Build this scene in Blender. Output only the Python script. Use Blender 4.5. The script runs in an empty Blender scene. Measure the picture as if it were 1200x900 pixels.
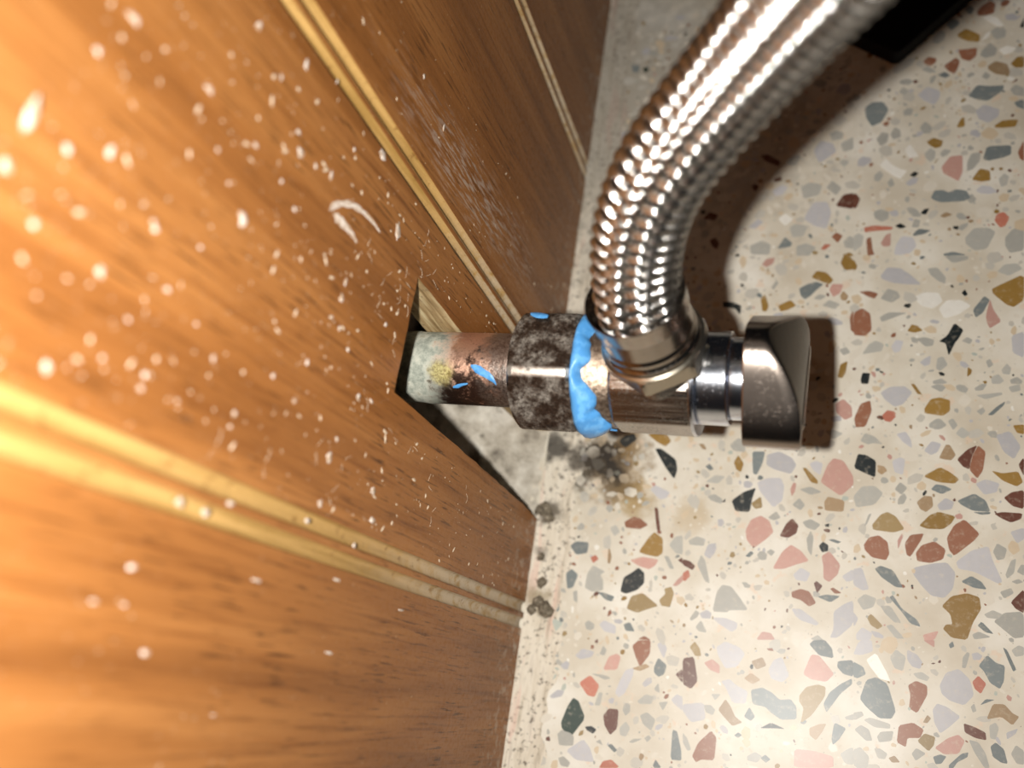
import bpy, bmesh, math, random
import numpy as np
from mathutils import Matrix, Vector, Quaternion
from math import sin, cos, pi, radians

MM = 0.001
scene = bpy.context.scene
COL = scene.collection

# ---------------------------------------------------------------- camera, world, light, exposure
cam_data = bpy.data.cameras.new('camera')
cam = bpy.data.objects.new('camera', cam_data)
COL.objects.link(cam)
cam_data.sensor_width = 36.0
cam_data.lens = 30.0
cam_data.clip_start = 0.004
cam_data.clip_end = 10.0
RIGHT = Vector((0.932569, 0.150315, -0.328208))
UP = Vector((-0.025550, 0.934388, 0.355340))
BACK = Vector((0.360087, -0.322993, 0.875222))
CAM = Vector((74.578, -81.014, 215.0)) * MM
cam.matrix_world = Matrix(((RIGHT.x, UP.x, BACK.x, CAM.x), (RIGHT.y, UP.y, BACK.y, CAM.y),
                           (RIGHT.z, UP.z, BACK.z, CAM.z), (0, 0, 0, 1)))
cam_data.dof.use_dof = True
cam_data.dof.focus_distance = 0.178
cam_data.dof.aperture_fstop = 10.0
scene.camera = cam

world = bpy.data.worlds.new('dim_room')
scene.world = world
world.use_nodes = True
world.node_tree.nodes['Background'].inputs[0].default_value = (0.75, 0.85, 1.0, 1)
world.node_tree.nodes['Background'].inputs[1].default_value = 0.009

flash_data = bpy.data.lights.new('phone_flash', 'AREA')
flash_data.shape = 'DISK'
flash_data.size = 0.005
flash_data.energy = 0.58
flash_data.color = (1.0, 0.97, 0.91)
flash = bpy.data.objects.new('phone_flash', flash_data)
COL.objects.link(flash)
FL = CAM - RIGHT * 0.018
flash.matrix_world = Matrix(((RIGHT.x, UP.x, BACK.x, FL.x), (RIGHT.y, UP.y, BACK.y, FL.y),
                             (RIGHT.z, UP.z, BACK.z, FL.z), (0, 0, 0, 1)))

scene.view_settings.view_transform = 'Standard'
scene.view_settings.look = 'None'
scene.view_settings.gamma = 1.0
scene.view_settings.exposure = 0.0
scene.view_settings.use_curve_mapping = False
scene.cycles.max_bounces = 8
scene.cycles.glossy_bounces = 5

# ---------------------------------------------------------------- helpers
def lin(h):
    c = [int(h[i:i + 2], 16) / 255 for i in (1, 3, 5)]
    return tuple(x / 12.92 if x <= 0.04045 else ((x + 0.055) / 1.055) ** 2.4 for x in c) + (1,)

class Mat:
    """small node builder; positions in object space, millimetres"""
    def __init__(self, name, rough=0.5, metal=0.0, color=None, spec=0.5):
        self.m = bpy.data.materials.new(name)
        self.m.use_nodes = True
        self.t = self.m.node_tree
        self.b = self.t.nodes['Principled BSDF']
        self.b.inputs['Roughness'].default_value = rough
        self.b.inputs['Metallic'].default_value = metal
        self.b.inputs['Specular IOR Level'].default_value = spec
        if color: self.b.inputs['Base Color'].default_value = lin(color)
        self._pos = None
    def node(self, kind, **kw):
        n = self.t.nodes.new(kind)
        for k, v in kw.items(): setattr(n, k, v)
        return n
    def put(self, sock, v):
        if v is None: return
        if hasattr(v, 'is_linked') or isinstance(v, bpy.types.NodeSocket): self.t.links.new(v, sock)
        elif isinstance(v, str): sock.default_value = lin(v)
        else: sock.default_value = v
    def set(self, key, v): self.put(self.b.inputs[key], v)
    @property
    def pos(self):
        if self._pos is None:
            tc = self.node('ShaderNodeTexCoord')
            vm = self.node('ShaderNodeVectorMath', operation='SCALE')
            self.t.links.new(tc.outputs['Object'], vm.inputs[0])
            vm.inputs['Scale'].default_value = 1000.0
            self._pos = vm.outputs[0]
        return self._pos
    def warp(self, scale=(1, 1, 1), loc=(0, 0, 0), rot=(0, 0, 0)):
        n = self.node('ShaderNodeMapping')
        self.t.links.new(self.pos, n.inputs['Vector'])
        n.inputs['Scale'].default_value = scale
        n.inputs['Location'].default_value = loc
        n.inputs['Rotation'].default_value = rot
        return n.outputs[0]
    def noise(self, vec=None, scale=1.0, detail=4.0, rough=0.55, dist=0.0):
        n = self.node('ShaderNodeTexNoise')
        self.t.links.new(vec or self.pos, n.inputs['Vector'])
        n.inputs['Scale'].default_value = scale
        n.inputs['Detail'].default_value = detail
        n.inputs['Roughness'].default_value = rough
        n.inputs['Distortion'].default_value = dist
        return n.outputs[0]
    def step(self, v, a, b, lo=0.0, hi=1.0):
        n = self.node('ShaderNodeMapRange', interpolation_type='SMOOTHSTEP')
        self.put(n.inputs['Value'], v)
        n.inputs['From Min'].default_value = a
        n.inputs['From Max'].default_value = b
        n.inputs['To Min'].default_value = lo
        n.inputs['To Max'].default_value = hi
        return n.outputs[0]
    def math(self, op, a, b=0.0):
        n = self.node('ShaderNodeMath', operation=op)
        self.put(n.inputs[0], a); self.put(n.inputs[1], b)
        return n.outputs[0]
    def mix(self, f, a, b):
        n = self.node('ShaderNodeMix', data_type='RGBA')
        self.put(n.inputs[0], f); self.put(n.inputs[6], a); self.put(n.inputs[7], b)
        return n.outputs[2]
    def xyz(self):
        n = self.node('ShaderNodeSeparateXYZ')
        self.t.links.new(self.pos, n.inputs[0])
        return n.outputs
    def ramp(self, v, stops):
        n = self.node('ShaderNodeValToRGB')
        self.put(n.inputs[0], v)
        e = n.color_ramp.elements
        while len(e) < len(stops): e.new(0.5)
        for el, (p, c) in zip(e, stops):
            el.position = p; el.color = lin(c)
        return n.outputs[0]
    def bump(self, h, strength=0.4, dist=0.1):
        n = self.node('ShaderNodeBump')
        n.inputs['Strength'].default_value = strength
        n.inputs['Distance'].default_value = dist * MM
        self.put(n.inputs['Height'], h)
        self.t.links.new(n.outputs[0], self.b.inputs['Normal'])
    def blob(self, centre, r, soft=0.5, wobble=0.6, scale=0.25, stretch=(1, 1, 1)):
        """soft irregular patch about a point of the object (a stain or smear)"""
        sub = self.node('ShaderNodeVectorMath', operation='SUBTRACT')
        self.t.links.new(self.pos, sub.inputs[0]); sub.inputs[1].default_value = centre
        mul = self.node('ShaderNodeVectorMath', operation='MULTIPLY')
        self.t.links.new(sub.outputs[0], mul.inputs[0]); mul.inputs[1].default_value = stretch
        ln = self.node('ShaderNodeVectorMath', operation='LENGTH')
        self.t.links.new(mul.outputs[0], ln.inputs[0])
        d = self.math('DIVIDE', ln.outputs['Value'], r)
        nz = self.math('MULTIPLY', self.math('SUBTRACT', self.noise(scale=scale), 0.5), wobble * 2)
        return self.step(self.math('ADD', d, nz), 1.0, 1.0 - soft)

def mesh_obj(name, verts, faces, mat, parent=None, smooth=False, sharp=None, mats=None, fmat=None):
    me = bpy.data.meshes.new(name)
    me.from_pydata([tuple(c * MM for c in v) for v in verts], [], faces)
    me.validate()
    bm = bmesh.new(); bm.from_mesh(me)
    bmesh.ops.recalc_face_normals(bm, faces=bm.faces)
    bm.to_mesh(me); bm.free()
    for m in (mats or [mat]): me.materials.append(m)
    if fmat and len(fmat) == len(me.polygons):
        for p, i in zip(me.polygons, fmat): p.material_index = i
    if smooth:
        me.polygons.foreach_set('use_smooth', [True] * len(me.polygons))
        if sharp: me.set_sharp_from_angle(angle=radians(sharp))
    o = bpy.data.objects.new(name, me)
    COL.objects.link(o)
    if parent: o.parent = parent
    return o

def tag(o, label=None, cat=None, group=None, kind=None):
    if label: o['label'] = label
    if cat: o['category'] = cat
    if group: o['group'] = group
    if kind: o['kind'] = kind
    return o

def thing(name, label, cat, loc=(0, 0, 0), rot=(0, 0, 0)):
    o = bpy.data.objects.new(name, None)
    o.empty_display_size = 0.005
    COL.objects.link(o)
    o.location = [c * MM for c in loc]; o.rotation_euler = rot
    return tag(o, label, cat)

def rings_mesh(rings, cap0=True, cap1=True):
    n = len(rings[0]); v = [p for r in rings for p in r]; f = []
    for i in range(len(rings) - 1):
        for j in range(n):
            k = (j + 1) % n
            f.append((i * n + j, i * n + k, (i + 1) * n + k, (i + 1) * n + j))
    if cap0: f.append(tuple(range(n))[::-1])
    if cap1: f.append(tuple((len(rings) - 1) * n + j for j in range(n)))
    return v, f

def lathe(profile, radius=None, n=96, frame=None, cap0=True, cap1=True):
    """profile [(s, r)]; radius(theta, s, r) may flatten the section; axis = local x (or frame (origin, axis, u, w))"""
    rings = []
    for s, r in profile:
        ring = []
        for j in range(n):
            th = 2 * pi * j / n
            rr = radius(th, s, r) if radius else r
            a, b = rr * cos(th), rr * sin(th)
            if frame:
                O, A, U, W = frame
                ring.append(tuple(O + A * s + U * a + W * b))
            else: ring.append((s, a, b))
        rings.append(ring)
    return rings_mesh(rings, cap0, cap1)

def polyrad(angles, r):
    """polar radius of a convex polygon with corners of radius r at the given angles (degrees)"""
    pts = [(r * cos(radians(a)), r * sin(radians(a))) for a in angles]
    def f(th):
        d = (cos(th), sin(th)); best = 1e9
        for (x1, y1), (x2, y2) in zip(pts, pts[1:] + pts[:1]):
            ex, ey = x2 - x1, y2 - y1
            den = d[0] * ey - d[1] * ex
            if abs(den) < 1e-9: continue
            t = (x1 * ey - y1 * ex) / den
            u = (x1 * d[1] - y1 * d[0]) / den
            if t > 0 and -1e-6 <= u <= 1 + 1e-6: best = min(best, t)
        return best
    return f

def chaikin(p, it=1):
    for _ in range(it):
        q = []
        for a, b in zip(p, p[1:] + p[:1]):
            q.append((a[0] * .88 + b[0] * .12, a[1] * .88 + b[1] * .12))
            q.append((a[0] * .12 + b[0] * .88, a[1] * .12 + b[1] * .88))
        p = q
    return p

# ---------------------------------------------------------------- materials
def stain(m, base):
    """mould and dirt around the pipe and along the foot of the panel"""
    c = base
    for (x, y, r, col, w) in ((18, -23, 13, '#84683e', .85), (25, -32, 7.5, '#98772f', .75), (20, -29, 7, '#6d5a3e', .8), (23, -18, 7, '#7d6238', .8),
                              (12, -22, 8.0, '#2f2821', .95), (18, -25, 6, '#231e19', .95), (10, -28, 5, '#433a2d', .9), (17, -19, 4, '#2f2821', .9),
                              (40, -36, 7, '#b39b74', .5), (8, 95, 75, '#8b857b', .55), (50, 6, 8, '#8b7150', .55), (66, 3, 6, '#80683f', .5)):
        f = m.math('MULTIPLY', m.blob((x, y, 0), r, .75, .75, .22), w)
        c = m.mix(f, c, col)
    return c

FM = Mat('terrazzo_matrix', .42)
n1 = FM.noise(scale=.045, detail=5); n2 = FM.noise(scale=.35, detail=6, rough=.7)
c = FM.ramp(n1, [(.32, '#c4b9a6'), (.5, '#d3cbbb'), (.68, '#e2ddd2')])
c = FM.mix(FM.step(n2, .56, .7, 0, .65), c, '#c9bdaa')
c = FM.mix(FM.step(FM.noise(scale=.22, detail=3), .62, .7, 0, .5), c, '#dcc0a6')
c = FM.mix(FM.step(FM.noise(scale=1.5, detail=2), .70, .76, 0, .7), c, '#7d7468')
FM.set('Base Color', stain(FM, c))
FM.bump(FM.noise(scale=.6, detail=5), .15, .1)

JM = Mat('cement_joint', .75)
v = JM.warp((.55, .07, .5))
c = JM.ramp(JM.noise(v, 1.0, 5, .65), [(.28, '#9b8f7d'), (.42, '#cdc1ae'), (.58, '#ddd3c2'), (.74, '#bdb0a0')])
c = JM.mix(JM.step(JM.noise(scale=.8, detail=4), .54, .68, 0, .8), c, '#5b5146')
c = JM.mix(JM.step(JM.noise(JM.warp((.3, .04, .3), (5, 9, 0)), 1.0, 3), .58, .68, 0, .5), c, '#d9b3a2')
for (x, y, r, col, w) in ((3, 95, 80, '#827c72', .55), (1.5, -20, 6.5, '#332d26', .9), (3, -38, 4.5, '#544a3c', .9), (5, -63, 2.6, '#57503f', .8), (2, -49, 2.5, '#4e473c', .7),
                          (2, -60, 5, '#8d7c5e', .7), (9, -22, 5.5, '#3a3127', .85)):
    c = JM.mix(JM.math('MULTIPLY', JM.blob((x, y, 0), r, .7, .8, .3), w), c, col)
JM.set('Base Color', c)
JM.bump(JM.noise(scale=.7, detail=6, rough=.7), .6, .5)

CM = Mat('rough_cement', .85)
c = CM.ramp(CM.noise(scale=.13, detail=6, rough=.7), [(.3, '#6d655a'), (.45, '#b3aa9b'), (.62, '#d6cfc2')])
c = CM.mix(CM.step(CM.noise(scale=.16, detail=4), .62, .72, 0, .7), c, '#4a443a')
CM.set('Base Color', c)
CM.bump(CM.noise(scale=.5, detail=6, rough=.7), .7, .6)

CHIP_COL = dict(R='#8f6049', M='#633c2f', P='#c0968a', S='#b97460', O='#927239', T='#998258', G='#adaba3', L='#bab8ba', D='#767d7d',
                K='#1d2426', W='#ece8df', B='#a08768', g='#b4bab0', k='#1b3128', w='#ddd5c6', h='#c4bfb4', b='#d2bfa3')
CHIP = {}
for k, h in CHIP_COL.items():
    m = Mat('stone_' + dict(R='russet', M='maroon', P='pink', S='salmon', O='ochre', T='tan', G='grey', L='pale_grey', D='slate', K='black',
                            W='white', B='beige', g='pale_green', k='dark_green', w='chalk', h='dove', b='sand')[k], .38)
    gp = m.node('ShaderNodeNewGeometry'); gs = m.node('ShaderNodeVectorMath', operation='SCALE')
    m.t.links.new(gp.outputs['Position'], gs.inputs[0]); gs.inputs['Scale'].default_value = 1000.0; m._pos = gs.outputs[0]
    oi = m.node('ShaderNodeObjectInfo')
    nz = m.noise(scale=.5, detail=5, rough=.65)
    bright = m.math('ADD', m.math('MULTIPLY', oi.outputs['Random'], .22), .80)
    bright = m.math('ADD', bright, m.math('MULTIPLY', nz, .18))
    vm = m.node('ShaderNodeVectorMath', operation='SCALE')
    vm.inputs[0].default_value = lin(h)[:3]
    m.t.links.new(bright, vm.inputs['Scale'])
    c = m.mix(m.step(m.noise(scale=.7, detail=5, rough=.7), .5, .75, 0, .4), vm.outputs[0], '#cfc4b0')
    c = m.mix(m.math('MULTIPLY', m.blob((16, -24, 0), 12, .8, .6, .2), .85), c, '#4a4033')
    m.set('Base Color', c)
    CHIP[k] = m.m

# varnished wood, grain along z
def wood(name, shift):
    W = Mat(name, .36, spec=.22)
    big = W.noise(W.warp((.3, .10, .009), (shift, shift * 2, shift)), 1.0, 4, .55, .6)
    fine = W.noise(W.warp((.5, .9, .035), (shift, 3, 7 + shift)), 1.0, 5, .6)
    pore = W.noise(W.warp((1, 1.9, .13), (2 + shift, shift, 0)), 1.0, 3, .5)
    c = W.ramp(big, [(.30, '#794b24'), (.48, '#8d5a2d'), (.62, '#9b6737'), (.78, '#835129')])
    c = W.mix(W.step(fine, .48, .70, 0, .6), c, '#663a18')
    c = W.mix(W.math('MULTIPLY', W.step(pore, .57, .66, 0, .8), W.step(W.noise(scale=.05, detail=2), .38, .62, .25, 1)), c, '#452710')
    # chalky dust: fine specks, scuffs, and a smear above the second groove
    sp = W.noise(scale=.9, detail=3, rough=.6); zone = W.noise(scale=.06, detail=2)
    f = W.math('MULTIPLY', W.step(sp, .62, .74, 0, .5), W.step(zone, .38, .6))
    c = W.mix(f, c, '#c0a88c')
    band = W.math('MULTIPLY', W.blob((0, 16, 68), 11, .9, .5, .1, (1, 1, .2)), W.step(W.noise(W.warp((1, 1.2, .18)), 1.0, 4, .6), .46, .62, 0, .75))
    c = W.mix(band, c, '#b8a596')
    foot = W.math('MULTIPLY', W.step(W.xyz()[2], 24, 0), W.step(W.noise(scale=.35, detail=5, rough=.65), .5, .64, 0, .7))
    c = W.mix(foot, c, '#b3a594')
    W.set('Base Color', c)
    W.set('Roughness', W.step(sp, .4, .75, .30, .55))
    W.bump(W.math('ADD', pore, W.math('MULTIPLY', sp, .5)), .22, .12)
    return W.m
WOOD = [wood('oak_board_' + a, s) for a, s in (('one', 0), ('two', 31), ('three', 57), ('four', 83))]
RM = Mat('groove_wood', .5)
c = RM.ramp(RM.noise(RM.warp((.5, .8, .04)), 1.0, 5), [(.35, '#91703a'), (.6, '#ae8a52')])
foot = RM.math('MULTIPLY', RM.step(RM.xyz()[2], 95, 30), RM.step(RM.noise(scale=.3, detail=5, rough=.7), .3, .55, 0, .8))
c = RM.mix(foot, c, '#c2b39d')
c = RM.mix(RM.step(RM.noise(scale=.5, detail=4), .6, .7, 0, .5), c, '#6b4518')
RM.set('Base Color', c); RM.bump(RM.noise(scale=.9, detail=4), .5, .25)
EG = Mat('sawn_wood', .7)
c = EG.ramp(EG.noise(EG.warp((.9, .2, .06)), 1.0, 5), [(.3, '#6f5732'), (.5, '#a08760'), (.68, '#bfae88')])
EG.set('Base Color', EG.mix(EG.step(EG.noise(scale=.5, detail=4), .6, .7, 0, .8), c, '#4b3820')); EG.bump(EG.noise(EG.warp((.9, .5, .12)), 1.0, 5), .6, .3)
PM = Mat('dried_paint', .5)
PM.set('Base Color', PM.mix(PM.step(PM.noise(scale=.8, detail=4), .4, .65), '#d9cbbf', '#b59a80'))
DM = Mat('chalk_dust', .5, color='#cdb79d')

def chrome(name, col='#c9c6c2', rough=.10, dirt=.3, dirtcol='#6f675e', bump=.06, brushed=None):
    m = Mat(name, rough, 1.0, col)
    sp = m.noise(scale=1.6, detail=5, rough=.7); pa = m.noise(scale=.22, detail=4)
    f = m.math('MULTIPLY', m.step(sp, .52, .68), m.step(pa, .42, .62, 0, dirt))
    m.set('Base Color', m.mix(f, col, dirtcol))
    m.set('Roughness', m.math('ADD', m.math('MULTIPLY', f, .5), rough))
    h = m.noise(m.warp(brushed), 1.0, 3) if brushed else m.noise(scale=.9, detail=5)
    m.bump(h, bump, .3)
    return m
CHROME = chrome('polished_chrome', '#c9cdd6', .17, .35, '#7c7670', .05).m
KNOB = chrome('handle_chrome', '#978b82', .21, .25, '#7d766f', .02).m
BRUSH = chrome('brushed_chrome', '#a8a29b', .24, .6, '#5a5048', .5, (.04, 3.0, 3.0)).m
FERR = chrome('ferrule_steel', '#a59c92', .20, .3, '#6b6055', .06).m
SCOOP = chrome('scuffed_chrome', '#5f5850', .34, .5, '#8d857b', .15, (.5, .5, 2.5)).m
HNUT = chrome('hose_nut_nickel', '#b9b0a0', .30, .35, '#857a68', .06).m

NM = Mat('tarnished_nut', .42, .85)
pa = NM.noise(scale=.28, detail=6, rough=.65); sp = NM.noise(scale=1.3, detail=5, rough=.75)
c = NM.ramp(sp, [(.3, '#372f2a'), (.55, '#574d45'), (.7, '#7a7066')])
f = NM.math('MULTIPLY', NM.step(pa, .40, .62, 0, .65), NM.step(sp, .3, .55, .35, 1))
c = NM.mix(f, c, NM.ramp(sp, [(.35, '#5d5953'), (.52, '#7f7b74'), (.7, '#a39f96')]))
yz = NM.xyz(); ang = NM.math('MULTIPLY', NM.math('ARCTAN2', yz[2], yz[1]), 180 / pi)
ridge = NM.step(NM.math('ABSOLUTE', NM.math('SUBTRACT', ang, 111.0)), 5.5, 2.5)  # pale worn crest facing the camera, its flash highlight painted into the colour
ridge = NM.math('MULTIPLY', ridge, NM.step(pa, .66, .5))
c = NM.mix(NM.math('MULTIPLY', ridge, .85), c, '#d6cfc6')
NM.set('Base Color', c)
NM.set('Metallic', NM.math('SUBTRACT', .9, NM.math('MULTIPLY', f, .75)))
NM.set('Roughness', NM.math('ADD', .36, NM.math('MULTIPLY', f, .35)))
NM.bump(NM.math('ADD', pa, sp), .35, .2)
TM = Mat('thread_brass', .38, .9)
sp = TM.noise(scale=1.2, detail=5, rough=.75)
TM.set('Base Color', TM.ramp(sp, [(.3, '#4a3d33'), (.5, '#8d7c6c'), (.7, '#b8aa9a')])); TM.bump(sp, .5, .25)

PI = Mat('weathered_copper_pipe', .4, .8)
X = PI.xyz(); nz = PI.noise(scale=.28, detail=6, rough=.7); nf = PI.noise(scale=1.5, detail=5, rough=.75)
edge = PI.math('ADD', X[0], PI.math('MULTIPLY', PI.math('SUBTRACT', nz, .5), 16))
edge = PI.math('SUBTRACT', edge, PI.math('MULTIPLY', X[2], .35))
cem = PI.step(edge, 10.0, 3.5)
rightdirt = PI.step(PI.math('ADD', X[0], PI.math('MULTIPLY', PI.math('SUBTRACT', nz, .5), 9)), 16, 20)
c = PI.mix(PI.step(PI.math('ADD', nz, PI.math('MULTIPLY', X[1], -.03)), .53, .66), '#e0b49c', '#4a3830')
c = PI.mix(PI.step(nf, .54, .68, 0, .6), c, '#75594a')
c = PI.mix(PI.math('MULTIPLY', rightdirt, .85), c, PI.ramp(nf, [(.35, '#453d39'), (.65, '#9a928b')]))
c = PI.mix(cem, c, PI.ramp(nz, [(.3, '#5d6159'), (.45, '#8d9186'), (.58, '#b0b0a3'), (.7, '#87836f')]))
och = PI.blob((9, -3.5, 6.5), 3.4, .6, .6, .4)
c = PI.mix(PI.math('MULTIPLY', och, .85), c, PI.ramp(nf, [(.4, '#6e5f2a'), (.6, '#b3a76b')]))
PI.set('Base Color', c)
dull = PI.math('MAXIMUM', cem, och)
PI.set('Metallic', PI.math('SUBTRACT', .9, PI.math('MULTIPLY', dull, .88)))
PI.set('Roughness', PI.math('ADD', .40, PI.math('MULTIPLY', dull, .4)))
PI.bump(PI.math('ADD', nz, PI.math('MULTIPLY', nf, .6)), .5, .3)

BL = Mat('blue_sealant', .4)
BL.set('Base Color', BL.mix(BL.step(BL.noise(scale=.5, detail=4), .45, .65), '#4787c0', '#5f9dd2'))
BL.bump(BL.noise(BL.warp((.5, .25, .25)), 1.0, 4), .35, .5)
WIRE = Mat("braid_wire", .19, 1.0, '#d6d3cf').m
RUB = Mat('black_rubber', .6, color='#0b0a0a', spec=.2).m
GR = Mat('packed_dirt', .85)
GR.set('Base Color', GR.ramp(GR.noise(scale=.9, detail=5, rough=.7), [(.35, '#453c31'), (.55, '#776c5b'), (.7, '#a79c8a')])); GR.bump(GR.noise(scale=1.2, detail=5), .7, .3)
DK = Mat('dark_hose_core', .6, color='#15120f').m

# ---------------------------------------------------------------- the setting
rnd = random.Random(7)
floor = mesh_obj('floor', [(-34, -330, 0), (330, -330, 0), (330, 360, 0), (-34, 360, 0), (-34, -330, -15), (330, -330, -15), (330, 360, -15), (-34, 360, -15)],
                 [(0, 1, 2, 3), (7, 6, 5, 4), (0, 4, 5, 1), (1, 5, 6, 2), (2, 6, 7, 3), (3, 7, 4, 0)], FM.m)
tag(floor, 'cream terrazzo floor with red, ochre, grey and black stone chips', kind='structure')

wall = mesh_obj('wall_back', *rings_mesh([[(-34, -330, 0), (-34, 360, 0), (-34, 360, 420), (-34, -330, 420)], [(-44, -330, 0), (-44, 360, 0), (-44, 360, 420), (-44, -330, 420)]]), CM.m)
tag(wall, 'rough grey cement wall seen through the cut-out behind the wooden panel', kind='structure')

def heightgrid(x0, x1, y0, y1, nx, ny, h, base=-.4):
    v, f = [], []
    for j in range(ny + 1):
        for i in range(nx + 1):
            x = x0 + (x1 - x0) * i / nx; y = y0 + (y1 - y0) * j / ny
            v.append((x, y, h(x, y, i, j)))
    for j in range(ny):
        for i in range(nx):
            a = j * (nx + 1) + i
            f.append((a, a + 1, a + nx + 2, a + nx + 1))
    return v, f
# mortar behind the panel, with the rounded ridge that shows below the pipe
def mortar(x, y, i, j):
    if i in (0, 28) or j in (0, 40): return -.3
    return max(.4, 1.0 + .85 * (-x - 4)) + .5 * sin(x * .9 + y * .5) * sin(y * .7 - x * .3) + 1.3 * math.exp(-((x + 14.6 - .2 * sin(y * .4)) / 1.1) ** 2) + rnd.uniform(-.3, .3)
mo = mesh_obj('mortar_bed', *heightgrid(-33.9, -.5, -60, 12, 28, 40, mortar), CM.m, floor, True)
# cement joint along the foot of the panel
def joint(x, y, i, j):
    t = (x) / 10.5
    if i == 9: return -.06
    return max(.02, 1.5 * (1 - t) ** 2 + .06 * sin(y * .31) * (1 - t) + rnd.uniform(-.05, .05) * (1 - t))
v, f = heightgrid(0.02, 10.5, -130, 180, 9, 150, joint)
v = [(x * (1 + (.10 * sin(y * .23) + .08 * sin(y * .71 + 1)) * (x > .1)), y, z) for x, y, z in v]
mesh_obj('cement_joint', v, f, JM.m, floor, True)
lump_spots = [(1.2, -37.5, 2.6, 1.6), (3.0, -39.5, 1.8, 1.2), (5.2, -63.0, 2.3, 1.7), (3.2, -61.4, 1.8, 1.3), (1.6, -63.6, 1.6, 1.4), (2.2, -50.0, 1.5, 1.1), (3.2, -56.5, 1.7, 1.0)]
def lump(x, y, r, h, seed):
    q = random.Random(seed); v, f = [], []
    for a, (ph, k) in enumerate(((0, 1.0), (.5, .85), (.9, .45))):
        for j in range(9):
            th = 2 * pi * j / 9; rr = r * k * q.uniform(.75, 1.2)
            v.append((x + rr * cos(th), y + rr * sin(th), -.2 + (h + .2) * ph * q.uniform(.9, 1.1)))
    for a in range(2):
        for j in range(9):
            k = (j + 1) % 9; f.append((a * 9 + j, a * 9 + k, a * 9 + 9 + k, a * 9 + 9 + j))
    v.append((x, y, h)); f += [(18 + j, 18 + (j + 1) % 9, 27) for j in range(9)]
    return v, f
for i, (x, y, r, h) in enumerate(lump_spots):
    v, f = lump(x, y, r, h + .6, i)
    mesh_obj('dirt_lump', v, f, GR.m, floor, True)

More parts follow.
